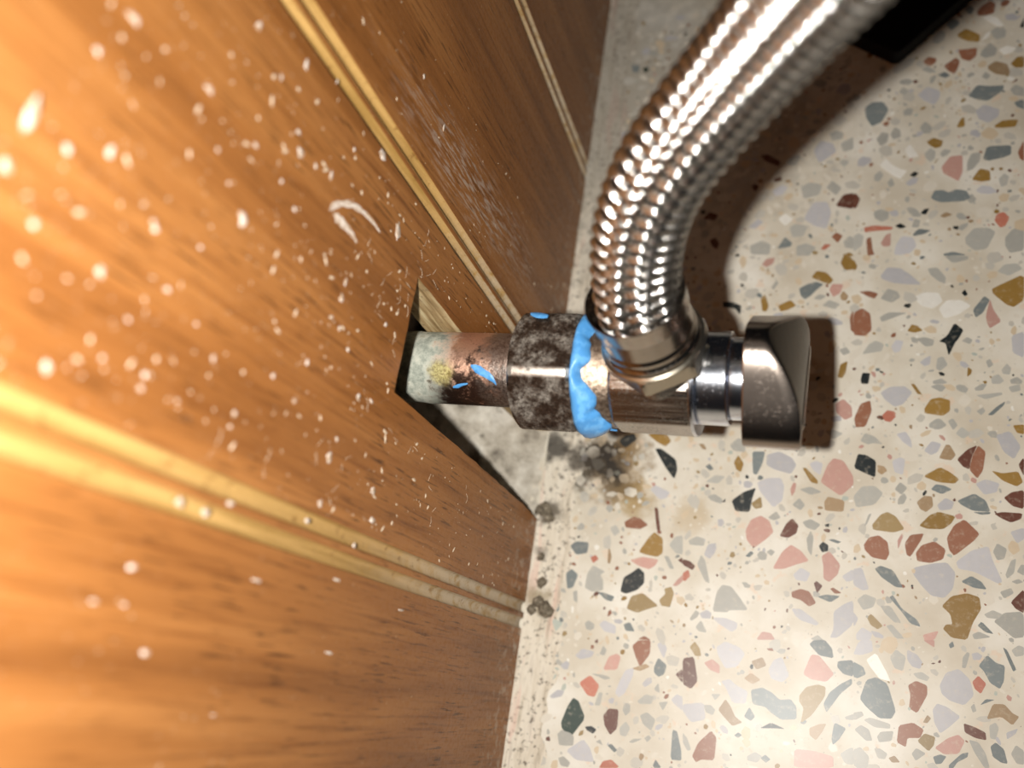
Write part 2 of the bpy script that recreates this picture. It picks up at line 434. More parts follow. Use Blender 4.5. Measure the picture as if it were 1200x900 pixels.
# stone chips of the terrazzo: outline (mm on the floor), largest first
CHIPS = '''O 98.3,-53.1 98.7,-55.2 97.4,-55.4 96.8,-56.4 98.5,-58.1 101.5,-58.2 102.7,-54.4 104.4,-51.2 104.1,-48.7 101.7,-48.1 98.6,-49.1 96.6,-51.5
L 92.6,-47.5 94.6,-49.5 97.2,-49.7 98.9,-47.5 99.5,-43.9 97.8,-41.7 95.0,-42.2 91.1,-43.5 90.7,-44.8
P 71.8,-25.9 75.1,-28.1 77.9,-25.1 77.8,-23.0 75.5,-19.2 73.2,-18.7 71.9,-20.5 70.4,-24.9
D 81.4,-75.0 84.1,-77.0 86.6,-76.7 87.4,-75.0 85.7,-69.6 83.4,-68.5 81.4,-69.4 80.1,-73.5
L 66.7,46.5 69.7,45.5 70.8,50.3 69.8,53.9 66.1,54.1 63.7,48.9
L 100.1,-42.9 103.2,-43.2 107.9,-45.4 108.7,-44.8 106.9,-40.3 106.2,-37.2 102.8,-38.5 99.6,-41.4
O 108.8,25.5 111.7,22.4 113.2,21.8 115.4,23.7 115.7,30.8 108.6,26.9
D 57.4,-78.1 60.3,-78.3 61.5,-79.3 63.8,-80.5 67.1,-79.9 67.0,-77.3 65.7,-75.8 63.3,-76.3 61.6,-75.0 59.4,-74.2 56.9,-75.1
D 79.1,80.5 80.6,77.5 83.1,78.7 84.9,82.7 83.4,85.5 80.5,85.6 78.7,83.9
L 96.4,-70.1 98.0,-71.3 100.7,-71.8 102.6,-69.5 101.9,-66.4 99.8,-64.4 97.3,-65.6 96.0,-68.4
P 53.9,-40.6 55.7,-42.5 58.9,-39.6 60.1,-38.1 59.0,-35.4 56.9,-34.3 54.6,-35.6 53.5,-38.3
G 50.4,-58.4 51.0,-57.8 55.3,-57.3 53.1,-54.5 51.0,-52.2 48.9,-52.0 47.7,-53.8 47.0,-58.6
L 56.3,-28.1 57.7,-29.8 59.8,-32.1 61.8,-30.2 62.1,-26.6 61.2,-24.5 58.1,-24.7 55.6,-26.0
G 103.1,39.6 105.0,37.7 107.8,38.0 109.9,42.8 108.3,44.1 105.1,44.1 103.0,41.5
R 98.3,-38.9 99.3,-40.1 103.4,-36.2 104.5,-34.6 101.5,-31.5 99.4,-33.0 97.8,-36.1
k 13.4,-90.4 15.8,-92.1 18.9,-87.2 16.8,-83.6 15.3,-83.0 14.1,-85.3 13.0,-89.1
L 83.6,30.1 86.0,28.9 89.6,28.4 92.9,28.3 90.3,31.2 88.0,33.1 84.9,33.4 83.3,31.0
D 106.7,83.6 109.2,82.9 112.8,85.7 113.2,87.5 109.8,87.6 106.8,88.3 104.5,85.0
P 98.3,60.9 100.2,59.5 101.8,58.3 102.8,61.0 102.9,66.3 99.9,66.1 97.8,62.9
R 77.1,14.2 79.8,13.9 81.4,15.6 81.0,20.2 79.0,21.8 77.0,20.4
D 96.1,52.8 97.7,52.1 103.0,52.2 104.5,53.1 103.6,55.3 101.1,55.9 99.4,55.0 98.1,55.9 96.1,55.8 95.2,53.7
L 57.6,-21.4 59.4,-22.4 63.5,-23.4 64.7,-21.0 63.6,-19.2 60.5,-17.7 57.5,-18.8
T 67.5,-76.0 68.5,-77.3 68.0,-80.6 70.3,-78.5 72.9,-74.2 73.0,-72.1 71.3,-71.8 68.9,-72.7 67.5,-74.7
L 67.2,66.5 71.6,69.9 70.7,72.8 67.3,74.0 65.5,70.8
P 66.9,-90.0 75.1,-88.6 75.0,-86.3 70.9,-85.8 66.9,-86.1
L 74.3,-59.2 73.6,-61.3 75.2,-61.1 78.5,-57.7 78.4,-52.3 76.3,-53.5 74.2,-55.4
L 49.1,-68.6 50.9,-71.2 53.5,-70.5 55.2,-67.4 53.8,-66.0 50.5,-65.1 48.5,-66.7
P 62.8,-46.8 65.7,-45.4 68.5,-44.3 66.5,-42.0 64.2,-40.8 62.3,-42.7 60.3,-47.0
K 25.6,-56.8 28.3,-55.6 29.9,-53.7 29.7,-51.2 28.1,-50.0 26.8,-51.2 24.6,-52.8 24.1,-56.4
L 84.6,-3.1 86.8,-4.9 88.7,-4.1 90.8,-1.0 89.0,0.6 85.8,0.3 83.6,-1.3
O 29.6,-46.6 32.5,-46.9 33.8,-45.8 33.5,-42.1 31.2,-40.7 29.9,-42.2 27.7,-46.1
G 111.9,38.7 112.8,36.7 115.9,37.3 116.2,43.8 113.7,43.5 111.9,41.1
G 78.6,-30.6 82.6,-29.6 84.5,-26.7 82.6,-25.0 79.8,-25.3 77.9,-27.9
P 69.8,-70.9 73.1,-71.0 74.7,-69.1 73.0,-67.2 71.4,-65.5 69.7,-65.5 68.1,-70.0
G 16.8,-57.3 19.7,-56.6 19.4,-54.1 18.5,-52.8 19.7,-51.9 16.3,-50.6 15.1,-52.8 14.8,-56.4
R 45.8,-92.5 46.9,-91.7 49.8,-91.4 50.0,-86.6 48.7,-85.2 46.0,-88.2 44.8,-91.3
D 108.9,64.0 112.5,64.8 114.1,65.6 114.2,68.4 108.6,68.5 107.6,64.6
G 3.4,123.6 3.2,130.1 1.5,132.2 -1.1,125.5
W 98.0,18.8 101.2,19.9 104.0,22.2 101.9,23.8 98.7,23.9 96.7,21.5
R 80.6,-40.5 82.2,-42.1 85.2,-42.5 85.9,-40.9 85.5,-38.2 83.6,-36.8 81.5,-37.5 80.4,-39.3
T 28.9,-61.1 31.6,-59.8 34.0,-58.8 29.8,-56.1 27.0,-57.2 26.1,-60.4
G 108.7,-55.2 110.5,-56.7 112.4,-56.2 112.5,-51.7 112.0,-50.9 108.8,-51.5 106.7,-53.6
L 106.9,77.2 109.2,75.8 111.5,77.6 111.9,79.8 108.3,81.8 106.2,80.0
T 82.4,-35.6 86.7,-35.9 89.1,-34.9 87.2,-32.0 85.4,-31.1 83.9,-31.9 82.1,-34.5
R 91.7,-42.0 94.4,-42.2 97.0,-41.1 97.6,-38.8 95.3,-37.1 92.6,-38.3 91.4,-40.2
L 86.4,37.1 87.9,36.9 90.3,37.4 91.8,39.4 91.0,42.0 88.3,42.5 86.9,40.0
L 93.9,84.6 96.3,82.9 97.6,85.1 97.8,87.5 94.6,89.3 92.1,86.7
K 50.8,-33.7 54.2,-33.7 54.7,-30.0 55.4,-27.4 52.5,-28.7 49.7,-31.1
K 32.5,-23.7 35.0,-26.6 35.6,-23.9 34.9,-21.3 30.9,-18.6 29.2,-18.7
G 63.5,55.2 67.5,56.3 68.2,59.5 64.8,60.6 62.6,58.9
L 17.8,-96.8 22.3,-96.5 20.9,-93.6 19.0,-91.9 15.1,-95.1
W 92.9,22.3 95.5,21.5 97.7,23.5 96.8,25.9 93.6,26.1 90.9,24.7
O 93.4,-6.3 97.4,-6.8 98.9,-5.5 99.0,-2.8 96.8,-2.1 94.8,-2.6 93.4,-5.0
M 41.4,-76.1 43.4,-76.9 44.8,-74.9 43.5,-69.5 40.9,-70.3
O 93.8,-34.4 97.1,-34.2 98.8,-32.7 99.7,-31.0 96.2,-30.2 94.4,-31.1 92.1,-33.8
G 50.4,38.3 55.3,38.1 55.5,41.2 53.2,42.6 49.8,41.0
P 71.7,-45.2 71.8,-48.1 73.1,-48.8 74.9,-46.8 75.4,-44.5 72.9,-41.5 71.2,-42.9
K 80.3,-22.0 82.7,-23.0 82.8,-18.8 80.6,-17.5 78.7,-17.3 77.9,-20.9
L 109.9,-15.1 111.9,-16.7 113.4,-13.6 111.3,-9.9 108.3,-11.1
R 78.1,-10.6 80.3,-10.3 81.7,-6.2 81.3,-3.4 79.1,-4.4 77.7,-8.2
D 104.6,-64.3 105.7,-66.5 107.5,-67.5 108.3,-65.8 108.6,-62.6 106.9,-62.2 105.3,-60.8 103.6,-63.3
L 94.9,-76.1 96.0,-78.2 97.9,-76.5 100.0,-74.2 97.4,-72.6 95.5,-72.2 94.6,-73.6
R 29.6,-71.5 30.9,-73.7 33.0,-70.4 32.9,-67.1 29.9,-67.5 28.5,-69.0
L 41.9,-82.0 44.0,-84.2 47.2,-83.1 46.6,-79.4 41.8,-80.5
W 85.8,61.4 87.9,59.9 89.6,62.5 87.9,63.0 85.8,64.6 84.3,66.7 82.6,64.6
R 90.3,-71.3 90.0,-74.0 91.6,-74.8 93.6,-70.8 93.6,-68.8 91.4,-68.1 89.8,-69.3
L 51.2,-75.3 53.0,-78.5 55.9,-78.3 56.3,-75.5 53.7,-74.6 52.0,-73.4 50.1,-74.2
K 98.2,12.1 98.8,8.7 100.3,12.3 101.1,13.4 102.2,15.7 100.2,17.6 98.6,14.2 96.7,12.6
B 109.6,93.1 111.3,91.4 113.3,90.7 114.8,91.2 114.1,94.4 111.4,95.7 109.5,94.3
O 102.6,105.0 104.7,103.4 107.6,102.7 107.9,105.1 104.4,107.9 102.2,106.0
L 61.2,-72.0 63.7,-72.5 65.2,-70.8 63.4,-66.9 61.6,-67.8 60.5,-70.2
D 100.9,-28.2 103.2,-29.4 106.8,-29.4 105.9,-26.8 103.6,-25.3 100.1,-27.3
O 96.3,-23.2 99.6,-23.3 100.6,-22.2 98.7,-20.6 96.6,-19.5 93.0,-22.0
D 63.9,25.5 65.0,24.4 66.4,25.5 67.7,27.1 69.5,28.8 67.7,29.6 65.2,28.8 63.4,27.6
M 23.8,-88.1 25.4,-90.0 26.9,-88.2 26.8,-84.0 24.4,-84.1 23.2,-85.9
R 104.3,-21.8 105.5,-19.8 106.2,-15.3 104.7,-13.7 103.5,-16.2 102.7,-19.7
R 107.5,111.9 109.4,111.6 111.5,112.2 112.0,115.4 110.6,116.6 108.4,115.0 107.3,113.2
G 85.9,94.7 87.8,95.0 91.0,97.5 91.8,99.8 88.1,98.9 85.9,96.7
R 87.6,-81.3 89.4,-82.0 89.7,-80.1 92.2,-79.7 92.9,-77.9 90.8,-76.8 88.0,-77.8
M 76.4,51.3 76.3,56.4 73.7,55.9 71.8,52.5
S 18.8,-82.0 20.6,-82.1 21.5,-79.3 18.9,-77.2 16.3,-79.4
R 103.2,97.5 105.2,96.5 106.8,98.0 107.1,100.9 104.6,100.7 102.3,100.8
P 73.5,-6.9 75.6,-8.8 77.3,-7.8 77.1,-5.2 75.1,-3.2 73.3,-4.6
L 26.5,-81.3 27.8,-80.3 29.4,-75.9 29.5,-74.0 27.5,-74.8 26.4,-77.3 25.5,-80.4
G 62.3,37.5 65.6,37.4 67.3,39.9 64.7,41.3 62.2,40.5
G 61.0,43.2 63.9,43.5 64.9,46.6 61.9,47.6 60.1,46.4
L 112.5,9.8 114.8,8.4 115.1,15.4 112.4,14.2
P 96.8,-82.2 99.5,-81.6 100.7,-78.9 99.5,-77.8 97.4,-78.9 94.9,-81.2
B 0.5,115.9 3.3,116.1 2.8,120.8 -0.5,120.1
B 71.6,-31.9 75.8,-31.9 76.0,-29.1 72.2,-28.4 71.4,-29.8
O 29.6,-16.9 32.0,-18.0 33.3,-16.4 31.6,-14.1 26.7,-14.7
g 5.1,-68.9 8.5,-68.5 10.4,-65.8 8.0,-65.0 4.5,-67.2
P 28.1,-49.6 30.8,-50.2 32.3,-49.0 32.9,-47.5 28.9,-47.2 25.7,-48.4
D 73.3,-77.5 74.4,-75.8 76.1,-73.1 78.5,-70.7 78.4,-69.5 76.1,-71.0 73.8,-73.2 72.6,-75.8
G 107.7,98.1 109.0,97.0 111.4,97.6 111.9,99.9 110.2,102.1 108.1,99.5
D 54.5,-23.8 55.4,-24.1 56.6,-21.1 57.1,-17.9 54.0,-18.1 54.2,-21.3
D 71.4,-65.5 74.5,-65.7 74.1,-63.6 72.5,-61.9 70.1,-62.3 69.2,-63.3
D 84.3,-46.5 87.3,-48.4 88.8,-48.3 86.7,-44.6 84.0,-43.8 82.8,-44.7
R 23.7,-40.2 27.5,-40.3 29.5,-39.0 27.2,-37.5 25.6,-37.1 23.2,-38.8
B 107.6,-73.0 109.6,-74.4 110.9,-72.5 109.7,-72.0 108.2,-70.4 106.1,-70.7 104.8,-74.0
W 82.2,-66.5 84.0,-68.7 86.3,-69.0 85.7,-67.5 83.3,-63.3 81.3,-65.1
D 11.5,-48.4 14.4,-47.7 14.5,-44.9 11.0,-44.9 9.6,-46.3
B 51.6,-82.1 53.3,-83.5 55.5,-82.4 53.8,-81.4 52.7,-79.4 51.4,-77.9 49.9,-80.5
P 107.3,17.6 107.9,16.1 110.4,18.0 108.8,21.1 108.1,24.1 107.1,19.5
O 68.0,30.1 70.9,28.7 71.9,30.0 70.1,32.3 67.6,32.8 66.4,30.9
R 65.0,-53.2 67.0,-53.6 68.9,-54.9 70.4,-53.9 68.8,-51.4 66.9,-51.0 64.8,-51.9
O 107.1,57.8 109.2,58.0 109.1,61.0 106.8,61.8 104.8,58.5
M 63.5,-39.3 65.4,-38.0 65.8,-36.0 64.3,-34.4 63.0,-35.7 61.5,-39.0
R 99.9,93.9 101.3,92.7 102.1,94.1 102.8,96.9 101.8,98.2 98.7,95.7
L 78.3,-48.8 80.2,-49.9 81.7,-49.5 80.1,-44.6 78.2,-45.2
R 89.5,-40.8 90.3,-41.2 92.6,-37.0 93.1,-35.5 90.3,-36.1 89.1,-38.2
G 103.8,61.2 105.2,61.7 106.9,64.2 107.1,66.8 105.0,66.6 103.9,64.0
D 42.5,-92.7 42.3,-90.6 41.0,-86.6 39.9,-86.4 40.0,-92.9
M 111.2,-27.7 113.4,-28.2 113.6,-23.8 111.1,-24.5 109.5,-25.9
O 109.4,-21.9 112.2,-23.1 113.5,-22.0 112.6,-19.5 109.5,-20.2 107.2,-19.7
G 112.3,30.3 115.4,32.2 114.3,33.8 111.5,33.5 109.9,31.6
L 105.6,-25.5 108.2,-24.7 108.8,-22.6 106.0,-21.8 103.9,-23.0
P 25.4,-75.1 26.0,-72.0 25.0,-71.3 23.0,-72.3 21.9,-75.6
G 110.8,104.5 111.9,102.8 114.0,103.5 114.3,105.9 112.1,107.2 110.5,106.0
G 86.0,23.2 88.0,24.8 87.3,26.4 85.0,27.3 83.3,24.4
D 4.7,-64.5 6.0,-64.6 9.0,-62.8 8.6,-61.0 6.3,-61.0 4.3,-63.3
K 20.0,-18.0 21.4,-19.0 24.2,-16.4 23.3,-14.9 21.0,-15.4 19.4,-16.9
G 37.0,-45.5 38.8,-45.7 38.4,-40.9 36.6,-41.4 35.2,-43.6
T 35.4,-55.7 34.0,-57.4 34.7,-58.7 36.8,-58.8 37.5,-55.3 36.7,-53.8 35.0,-54.5
G 73.4,69.7 76.0,70.4 75.9,74.6 72.6,72.6
M 52.6,68.4 56.2,66.4 56.9,67.8 53.2,70.7 51.1,70.6
G 80.8,9.2 83.8,9.8 84.3,11.7 82.4,12.7 80.8,11.7 79.2,8.9
L 31.8,-32.3 33.6,-31.6 34.2,-30.1 30.3,-28.5 29.0,-29.7
G 96.0,104.2 97.2,103.5 99.0,104.7 99.4,107.2 98.0,108.4 96.2,106.2
G 79.1,-87.3 79.9,-87.8 81.9,-87.4 82.2,-85.1 80.4,-83.4 79.0,-84.2
O 74.6,32.8 76.7,33.0 76.7,35.3 75.9,37.0 74.2,37.1 73.5,35.0
G 81.7,48.2 83.4,47.0 85.0,47.8 85.2,50.0 83.1,50.9 81.3,50.2
O 110.8,74.1 112.7,73.9 115.4,74.0 116.1,76.2 112.5,76.3 110.5,74.8
D 10.3,-57.3 11.8,-56.7 12.7,-53.4 10.8,-52.1 9.4,-53.4
M 101.4,-19.1 102.7,-19.7 103.2,-16.9 104.5,-13.7 102.4,-14.9 100.2,-17.4
G 94.9,31.1 96.8,29.1 98.3,28.4 98.5,30.2 96.5,33.1 94.3,32.8
D 104.9,19.0 106.5,20.3 108.1,23.8 106.9,24.9 104.3,21.1
G 49.4,-18.2 52.3,-18.4 52.1,-15.4 50.3,-14.7 48.3,-16.7
L 48.9,-61.4 51.8,-62.8 52.9,-61.9 53.0,-60.5 50.1,-59.7 47.0,-60.0
S 110.9,44.0 112.1,44.4 113.1,46.8 111.9,48.5 110.3,48.0 109.7,46.1
L 80.4,-64.2 82.7,-63.1 82.4,-60.7 80.3,-60.9 79.5,-61.7 78.6,-64.3
G 76.6,38.3 78.7,39.9 79.1,42.9 77.9,43.8 76.5,43.0
G 44.8,-51.7 45.9,-52.0 44.4,-46.6 43.3,-45.3 42.5,-47.8
L 65.9,-57.3 67.1,-58.2 70.6,-59.0 71.2,-58.3 67.0,-55.6 65.0,-55.8
R 4.1,-53.9 6.6,-55.3 7.0,-52.9 4.4,-50.9 2.8,-52.2
S 79.3,44.0 81.7,44.3 85.9,44.5 86.2,45.4 81.7,46.0 79.1,45.5
G 71.9,55.8 73.3,58.2 70.7,60.7 69.3,58.5
G 87.1,-66.1 88.8,-66.5 89.4,-63.4 87.4,-62.0 86.1,-63.9
G 82.9,70.7 84.6,72.0 85.0,74.7 83.2,75.4 81.8,73.2
G 80.5,-54.3 82.6,-53.4 83.3,-51.4 80.8,-50.6 79.1,-52.2
D 75.3,-67.5 76.6,-68.8 78.7,-69.1 78.6,-65.5 75.4,-66.2
W 110.1,109.5 112.1,107.4 113.8,107.4 112.2,110.4 110.1,111.6 108.5,111.2
K 44.0,22.3 47.2,21.9 48.6,19.9 48.8,22.7 46.3,23.8 43.7,24.0
B 92.4,-29.9 93.6,-30.5 95.1,-29.0 94.9,-26.7 93.3,-26.6 91.6,-28.3
L 86.9,-21.4 88.7,-21.9 89.2,-18.1 88.1,-17.6 86.3,-18.6
P 72.0,25.0 73.7,26.2 74.4,28.7 71.6,28.9 70.9,27.1
O 116.0,92.9 118.0,92.7 118.2,96.4 116.5,96.4 114.9,94.3
L 21.2,-66.5 24.1,-66.8 23.9,-64.8 20.9,-63.8 19.6,-65.0
L 55.9,56.6 57.8,56.9 59.2,59.2 57.6,60.2 55.0,58.5
G 115.4,84.0 117.7,83.3 117.8,86.0 115.8,87.4 114.5,85.9
G 32.9,-86.3 35.0,-87.5 35.8,-84.9 33.6,-83.5 32.0,-84.5
O 95.2,69.9 96.5,68.9 97.9,69.4 98.3,71.2 95.9,72.4 94.3,71.1
G 102.4,-80.8 104.2,-83.5 105.2,-83.4 104.5,-80.7 103.2,-78.7 101.4,-78.5
D 34.4,-74.5 35.6,-75.3 36.8,-74.5 37.3,-72.4 35.1,-70.9 34.3,-73.2
O 59.0,20.9 60.8,21.4 62.9,22.6 61.4,24.3 58.2,22.6
B 97.6,-17.6 99.0,-17.7 100.0,-16.4 98.8,-14.0 97.9,-13.9 96.4,-17.3
M 108.9,-30.7 110.8,-31.5 112.8,-30.5 113.1,-29.2 109.2,-29.2 107.5,-29.7
W 90.0,66.3 92.4,66.7 91.7,68.1 90.3,70.8 88.9,69.3
W 59.0,46.9 61.1,49.0 58.8,50.9 57.0,49.2
L 106.6,54.3 108.9,53.9 110.7,54.5 109.0,56.3 107.0,56.6 105.7,55.2
D 13.1,-24.6 14.4,-25.7 16.5,-24.0 14.8,-22.3 12.3,-22.6
L 65.8,-49.1 68.1,-49.2 68.9,-47.1 66.7,-46.0 65.0,-47.9
G 93.9,66.4 95.1,64.7 96.2,65.5 96.5,68.0 95.2,69.2 93.8,67.5
G 80.9,-14.8 82.1,-14.4 84.3,-14.6 82.4,-12.7 80.2,-11.9 79.2,-14.0
L 15.9,-73.9 18.7,-73.0 19.3,-71.6 16.0,-71.3 14.5,-73.2
G 83.7,17.8 87.7,19.6 89.6,20.4 85.4,20.6 83.2,19.2
L 94.7,-16.7 96.1,-15.9 97.0,-13.8 94.9,-13.2 93.2,-15.7
M 100.7,-77.2 102.7,-78.0 104.7,-78.1 104.6,-76.6 102.5,-75.8 100.5,-75.4
D 100.8,107.7 102.7,109.4 102.9,110.6 101.3,111.9 99.6,109.9
D 74.8,-84.0 76.1,-82.6 77.5,-80.1 75.0,-79.3 74.5,-82.6
D 88.5,-53.7 90.3,-56.1 92.4,-56.6 91.7,-55.1 88.5,-53.0 86.7,-50.2 85.9,-50.8
D 105.8,-81.1 107.3,-82.0 108.5,-82.0 107.9,-79.3 106.4,-78.2 105.4,-79.2
M 111.0,-50.4 112.6,-51.2 112.8,-45.9 110.1,-49.1
D 103.1,-46.8 105.6,-46.9 104.6,-45.3 102.6,-44.2 100.5,-45.7
W 113.5,97.5 115.2,98.0 116.6,99.3 114.3,100.5 112.2,99.4
D 60.7,40.4 61.1,41.5 59.1,43.5 57.2,39.8
G 40.3,-43.1 43.8,-43.1 44.0,-41.3 41.9,-40.8 39.9,-42.0
M 39.9,49.6 40.6,51.4 38.1,52.5 36.3,50.3
G 85.0,-54.4 87.1,-56.3 88.5,-56.2 86.2,-52.7 84.1,-52.9
T 93.8,-82.1 94.8,-80.7 95.1,-79.0 93.0,-78.6 91.6,-80.4
G 74.5,39.6 76.6,39.1 76.5,42.6 75.5,43.1 74.1,41.4
G 100.1,34.2 103.5,35.1 103.7,36.1 98.2,36.3
R 81.8,37.3 81.3,38.6 80.9,42.6 79.7,42.0 80.1,36.9
D 10.2,105.0 12.0,104.8 12.2,107.5 9.3,108.5
R 94.3,96.8 95.5,96.1 96.8,97.2 97.0,98.6 95.0,99.4 93.6,98.1
B 70.0,-82.8 71.3,-83.6 72.5,-81.8 73.4,-79.8 71.9,-80.1 69.8,-81.3
L 79.2,-61.1 82.1,-60.7 82.5,-59.1 80.3,-58.1 79.1,-59.8
P 83.9,39.5 85.6,39.7 85.7,43.5 84.5,43.1 83.2,40.6
O 54.3,21.0 55.4,21.0 55.9,22.6 54.8,26.0 53.7,24.8
G 77.4,-87.3 79.1,-87.3 79.0,-83.9 78.4,-83.9 76.3,-85.5
L 96.5,-29.9 98.9,-29.4 99.5,-27.7 97.7,-26.8 95.9,-28.6
L 88.7,-13.8 90.7,-15.2 90.4,-13.0 89.3,-11.1 87.2,-11.8
G 107.8,-40.2 109.2,-39.8 109.8,-37.5 107.9,-36.4 107.0,-38.4
P 47.4,-72.0 49.7,-72.6 49.6,-70.7 47.8,-69.5 45.9,-70.6
G 83.2,-79.0 86.3,-78.8 86.3,-77.8 82.3,-77.1 80.9,-77.8
S 84.6,-8.6 85.9,-8.9 87.3,-7.2 86.8,-6.1 85.2,-5.8 84.0,-7.2
G 93.8,11.1 95.4,11.5 95.7,13.0 93.5,13.7 91.6,13.3
G 6.8,106.0 7.3,109.9 3.7,108.7
L 68.7,-22.2 70.4,-23.2 70.8,-20.2 69.3,-19.6 67.7,-20.4
G 81.5,-82.0 82.8,-81.8 82.1,-79.6 80.4,-78.9 79.1,-80.1
G 96.9,4.7 98.6,6.4 97.6,8.6 96.3,8.1 96.0,5.4
G 67.6,-36.4 69.5,-36.9 70.8,-35.4 68.5,-34.2 66.6,-35.1
L 86.7,9.4 88.0,9.8 88.8,12.6 87.0,12.9 85.9,11.0
G 72.5,21.5 73.8,22.9 71.0,24.2 69.3,22.5
D 78.7,-69.1 79.6,-69.3 81.3,-68.2 80.7,-66.7 78.6,-65.8
O 50.3,-23.0 51.5,-23.7 52.1,-21.4 50.6,-19.2 49.6,-21.2
O 73.6,2.6 74.7,2.3 75.5,3.8 75.9,7.0 74.2,6.1
G 110.1,-81.7 111.4,-81.7 111.5,-79.0 110.1,-78.1 109.1,-80.0
G 111.5,55.9 112.8,56.4 113.4,58.9 112.3,59.9 111.0,58.3
M 39.5,41.4 41.0,40.2 41.6,42.2 40.3,44.1 38.8,43.2
D 2.2,-62.1 2.9,-59.5 1.3,-59.0 -0.2,-62.1
G 31.8,-82.0 34.5,-81.6 35.0,-79.9 32.9,-79.6 31.0,-81.5
P 54.7,34.2 56.5,35.5 56.8,37.2 54.6,36.8 53.4,35.1
G 46.1,-27.0 47.8,-25.0 45.3,-24.8 42.9,-26.8
L 51.1,46.3 53.2,48.5 51.6,49.5 49.1,46.9
S 27.9,-96.8 28.2,-96.4 26.3,-95.2 24.3,-95.9 23.5,-97.6
G 84.1,-81.9 86.6,-81.2 87.0,-79.1 84.4,-79.7 83.7,-80.8
L 111.8,-36.1 113.2,-35.0 113.3,-32.4 110.5,-33.6
L 39.8,-80.8 41.9,-82.0 41.6,-78.9 40.2,-78.5 39.0,-79.9
G 68.1,-41.8 69.0,-43.1 69.3,-38.6 68.6,-37.0 67.7,-39.1
D 96.9,-26.0 99.1,-24.7 97.5,-23.9 95.7,-23.7 94.6,-25.0
O 68.2,-25.1 69.8,-25.5 69.8,-24.6 67.0,-21.6 66.1,-21.6
G 68.3,-28.3 70.9,-27.4 68.2,-26.2 65.6,-27.1
K 79.2,0.9 80.8,0.9 81.2,3.8 79.4,3.9 79.0,2.0
B 57.9,-70.5 60.1,-69.3 59.1,-67.5 56.6,-68.8
T 82.1,-57.4 83.6,-58.2 84.7,-57.3 82.2,-54.9 81.3,-55.8
P 57.9,-63.8 61.7,-63.3 60.7,-61.9 58.7,-61.8 57.6,-63.6
M 76.4,51.3 77.1,51.7 78.1,54.3 77.0,56.0 76.3,56.2
G 73.1,-13.9 75.3,-12.3 73.0,-11.4 71.0,-11.8
S 102.8,-68.2 103.9,-69.0 105.0,-66.8 103.5,-65.3 102.3,-66.8
G 27.8,-89.6 29.2,-89.7 30.0,-87.7 28.8,-86.3 27.4,-88.1
K 1.3,-46.0 3.1,-46.9 3.0,-43.9 1.6,-43.5 0.6,-45.3
R 116.0,64.1 116.9,63.2 117.1,69.7 115.6,66.1
M 31.8,-40.2 32.7,-40.2 31.5,-34.4 30.6,-34.4
G 81.4,59.9 82.6,59.4 83.8,61.5 82.9,63.0 81.5,61.7
R 80.3,25.1 82.0,24.4 82.8,25.9 80.6,26.7 78.2,26.5
L 35.7,-70.0 36.5,-70.9 37.0,-68.5 35.8,-66.7 34.5,-67.9
T 43.8,-69.4 45.2,-69.2 44.7,-67.5 43.4,-66.0 42.3,-67.5
T 55.5,-32.8 57.2,-32.3 56.7,-29.5 54.4,-31.5
G 101.5,-12.3 103.3,-11.0 101.3,-9.3 100.0,-11.1
O 91.3,14.9 93.2,15.5 91.9,16.8 90.6,17.2 89.6,15.3
G 106.5,-2.3 110.1,-1.0 109.8,-0.4 104.4,-1.3
R 72.7,41.0 73.9,43.3 72.2,44.3 71.0,43.0
G 107.9,1.7 109.6,1.7 110.5,2.5 109.4,4.2 107.8,3.5
D 91.3,42.4 93.6,42.9 95.2,43.9 92.3,44.5 90.8,42.8
B 57.2,-73.8 59.0,-72.6 56.7,-71.3 55.2,-72.8
G 66.1,-32.3 67.1,-30.9 65.7,-29.2 64.1,-31.1
M 39.0,-48.2 41.5,-49.3 42.1,-48.2 40.7,-47.1 38.9,-46.8
G 109.6,-44.1 111.0,-42.7 111.5,-39.5 110.5,-40.0 109.3,-43.2
D 20.7,-58.9 22.2,-59.1 22.8,-57.8 20.1,-57.2 18.2,-57.1
G 87.4,-59.7 89.1,-59.5 86.5,-56.7 85.3,-57.2
D 73.5,-53.4 75.6,-51.7 72.5,-51.7 70.5,-52.4
G 95.3,93.7 96.8,94.3 94.6,96.5 93.2,95.2
D 115.9,80.3 117.5,79.2 117.6,81.9 117.0,82.4 115.3,81.7
D 104.9,113.1 105.9,112.6 106.7,114.5 105.6,115.7 104.2,114.7
G 97.1,-0.8 98.5,1.0 96.2,1.3 94.7,0.6
G 105.4,-77.6 106.4,-77.7 107.1,-75.3 106.5,-74.3 105.3,-75.1
L 76.8,-48.3 78.3,-47.8 78.2,-45.2 75.8,-47.1
G 88.4,-26.8 89.7,-25.0 88.1,-23.7 86.9,-25.5
G 105.5,-53.0 107.7,-53.0 108.5,-51.9 106.6,-51.2 104.9,-52.3
G 110.6,-60.5 112.2,-60.0 112.3,-58.3 111.3,-58.0 109.9,-59.2
O 102.4,74.9 103.6,75.4 103.5,78.2 102.8,78.0 101.6,75.4
G 21.0,-42.7 22.4,-41.4 21.1,-39.7 19.6,-40.6
L 93.5,5.9 94.7,6.5 94.9,8.8 93.5,8.0 92.4,6.9
G 44.1,-63.6 46.1,-63.7 44.5,-60.9 43.3,-62.7
O 112.7,-10.3 114.1,-10.6 114.2,-8.2 111.9,-8.5
R 113.3,114.2 114.4,114.0 115.4,115.1 115.5,116.1 113.7,116.4 113.2,115.2
G 110.3,4.3 111.7,4.1 112.1,5.8 111.2,7.0 110.0,5.3
R 76.4,15.6 77.1,14.8 76.9,21.3 76.1,19.2
B 31.0,-74.6 33.3,-73.3 32.2,-72.7 28.9,-74.3
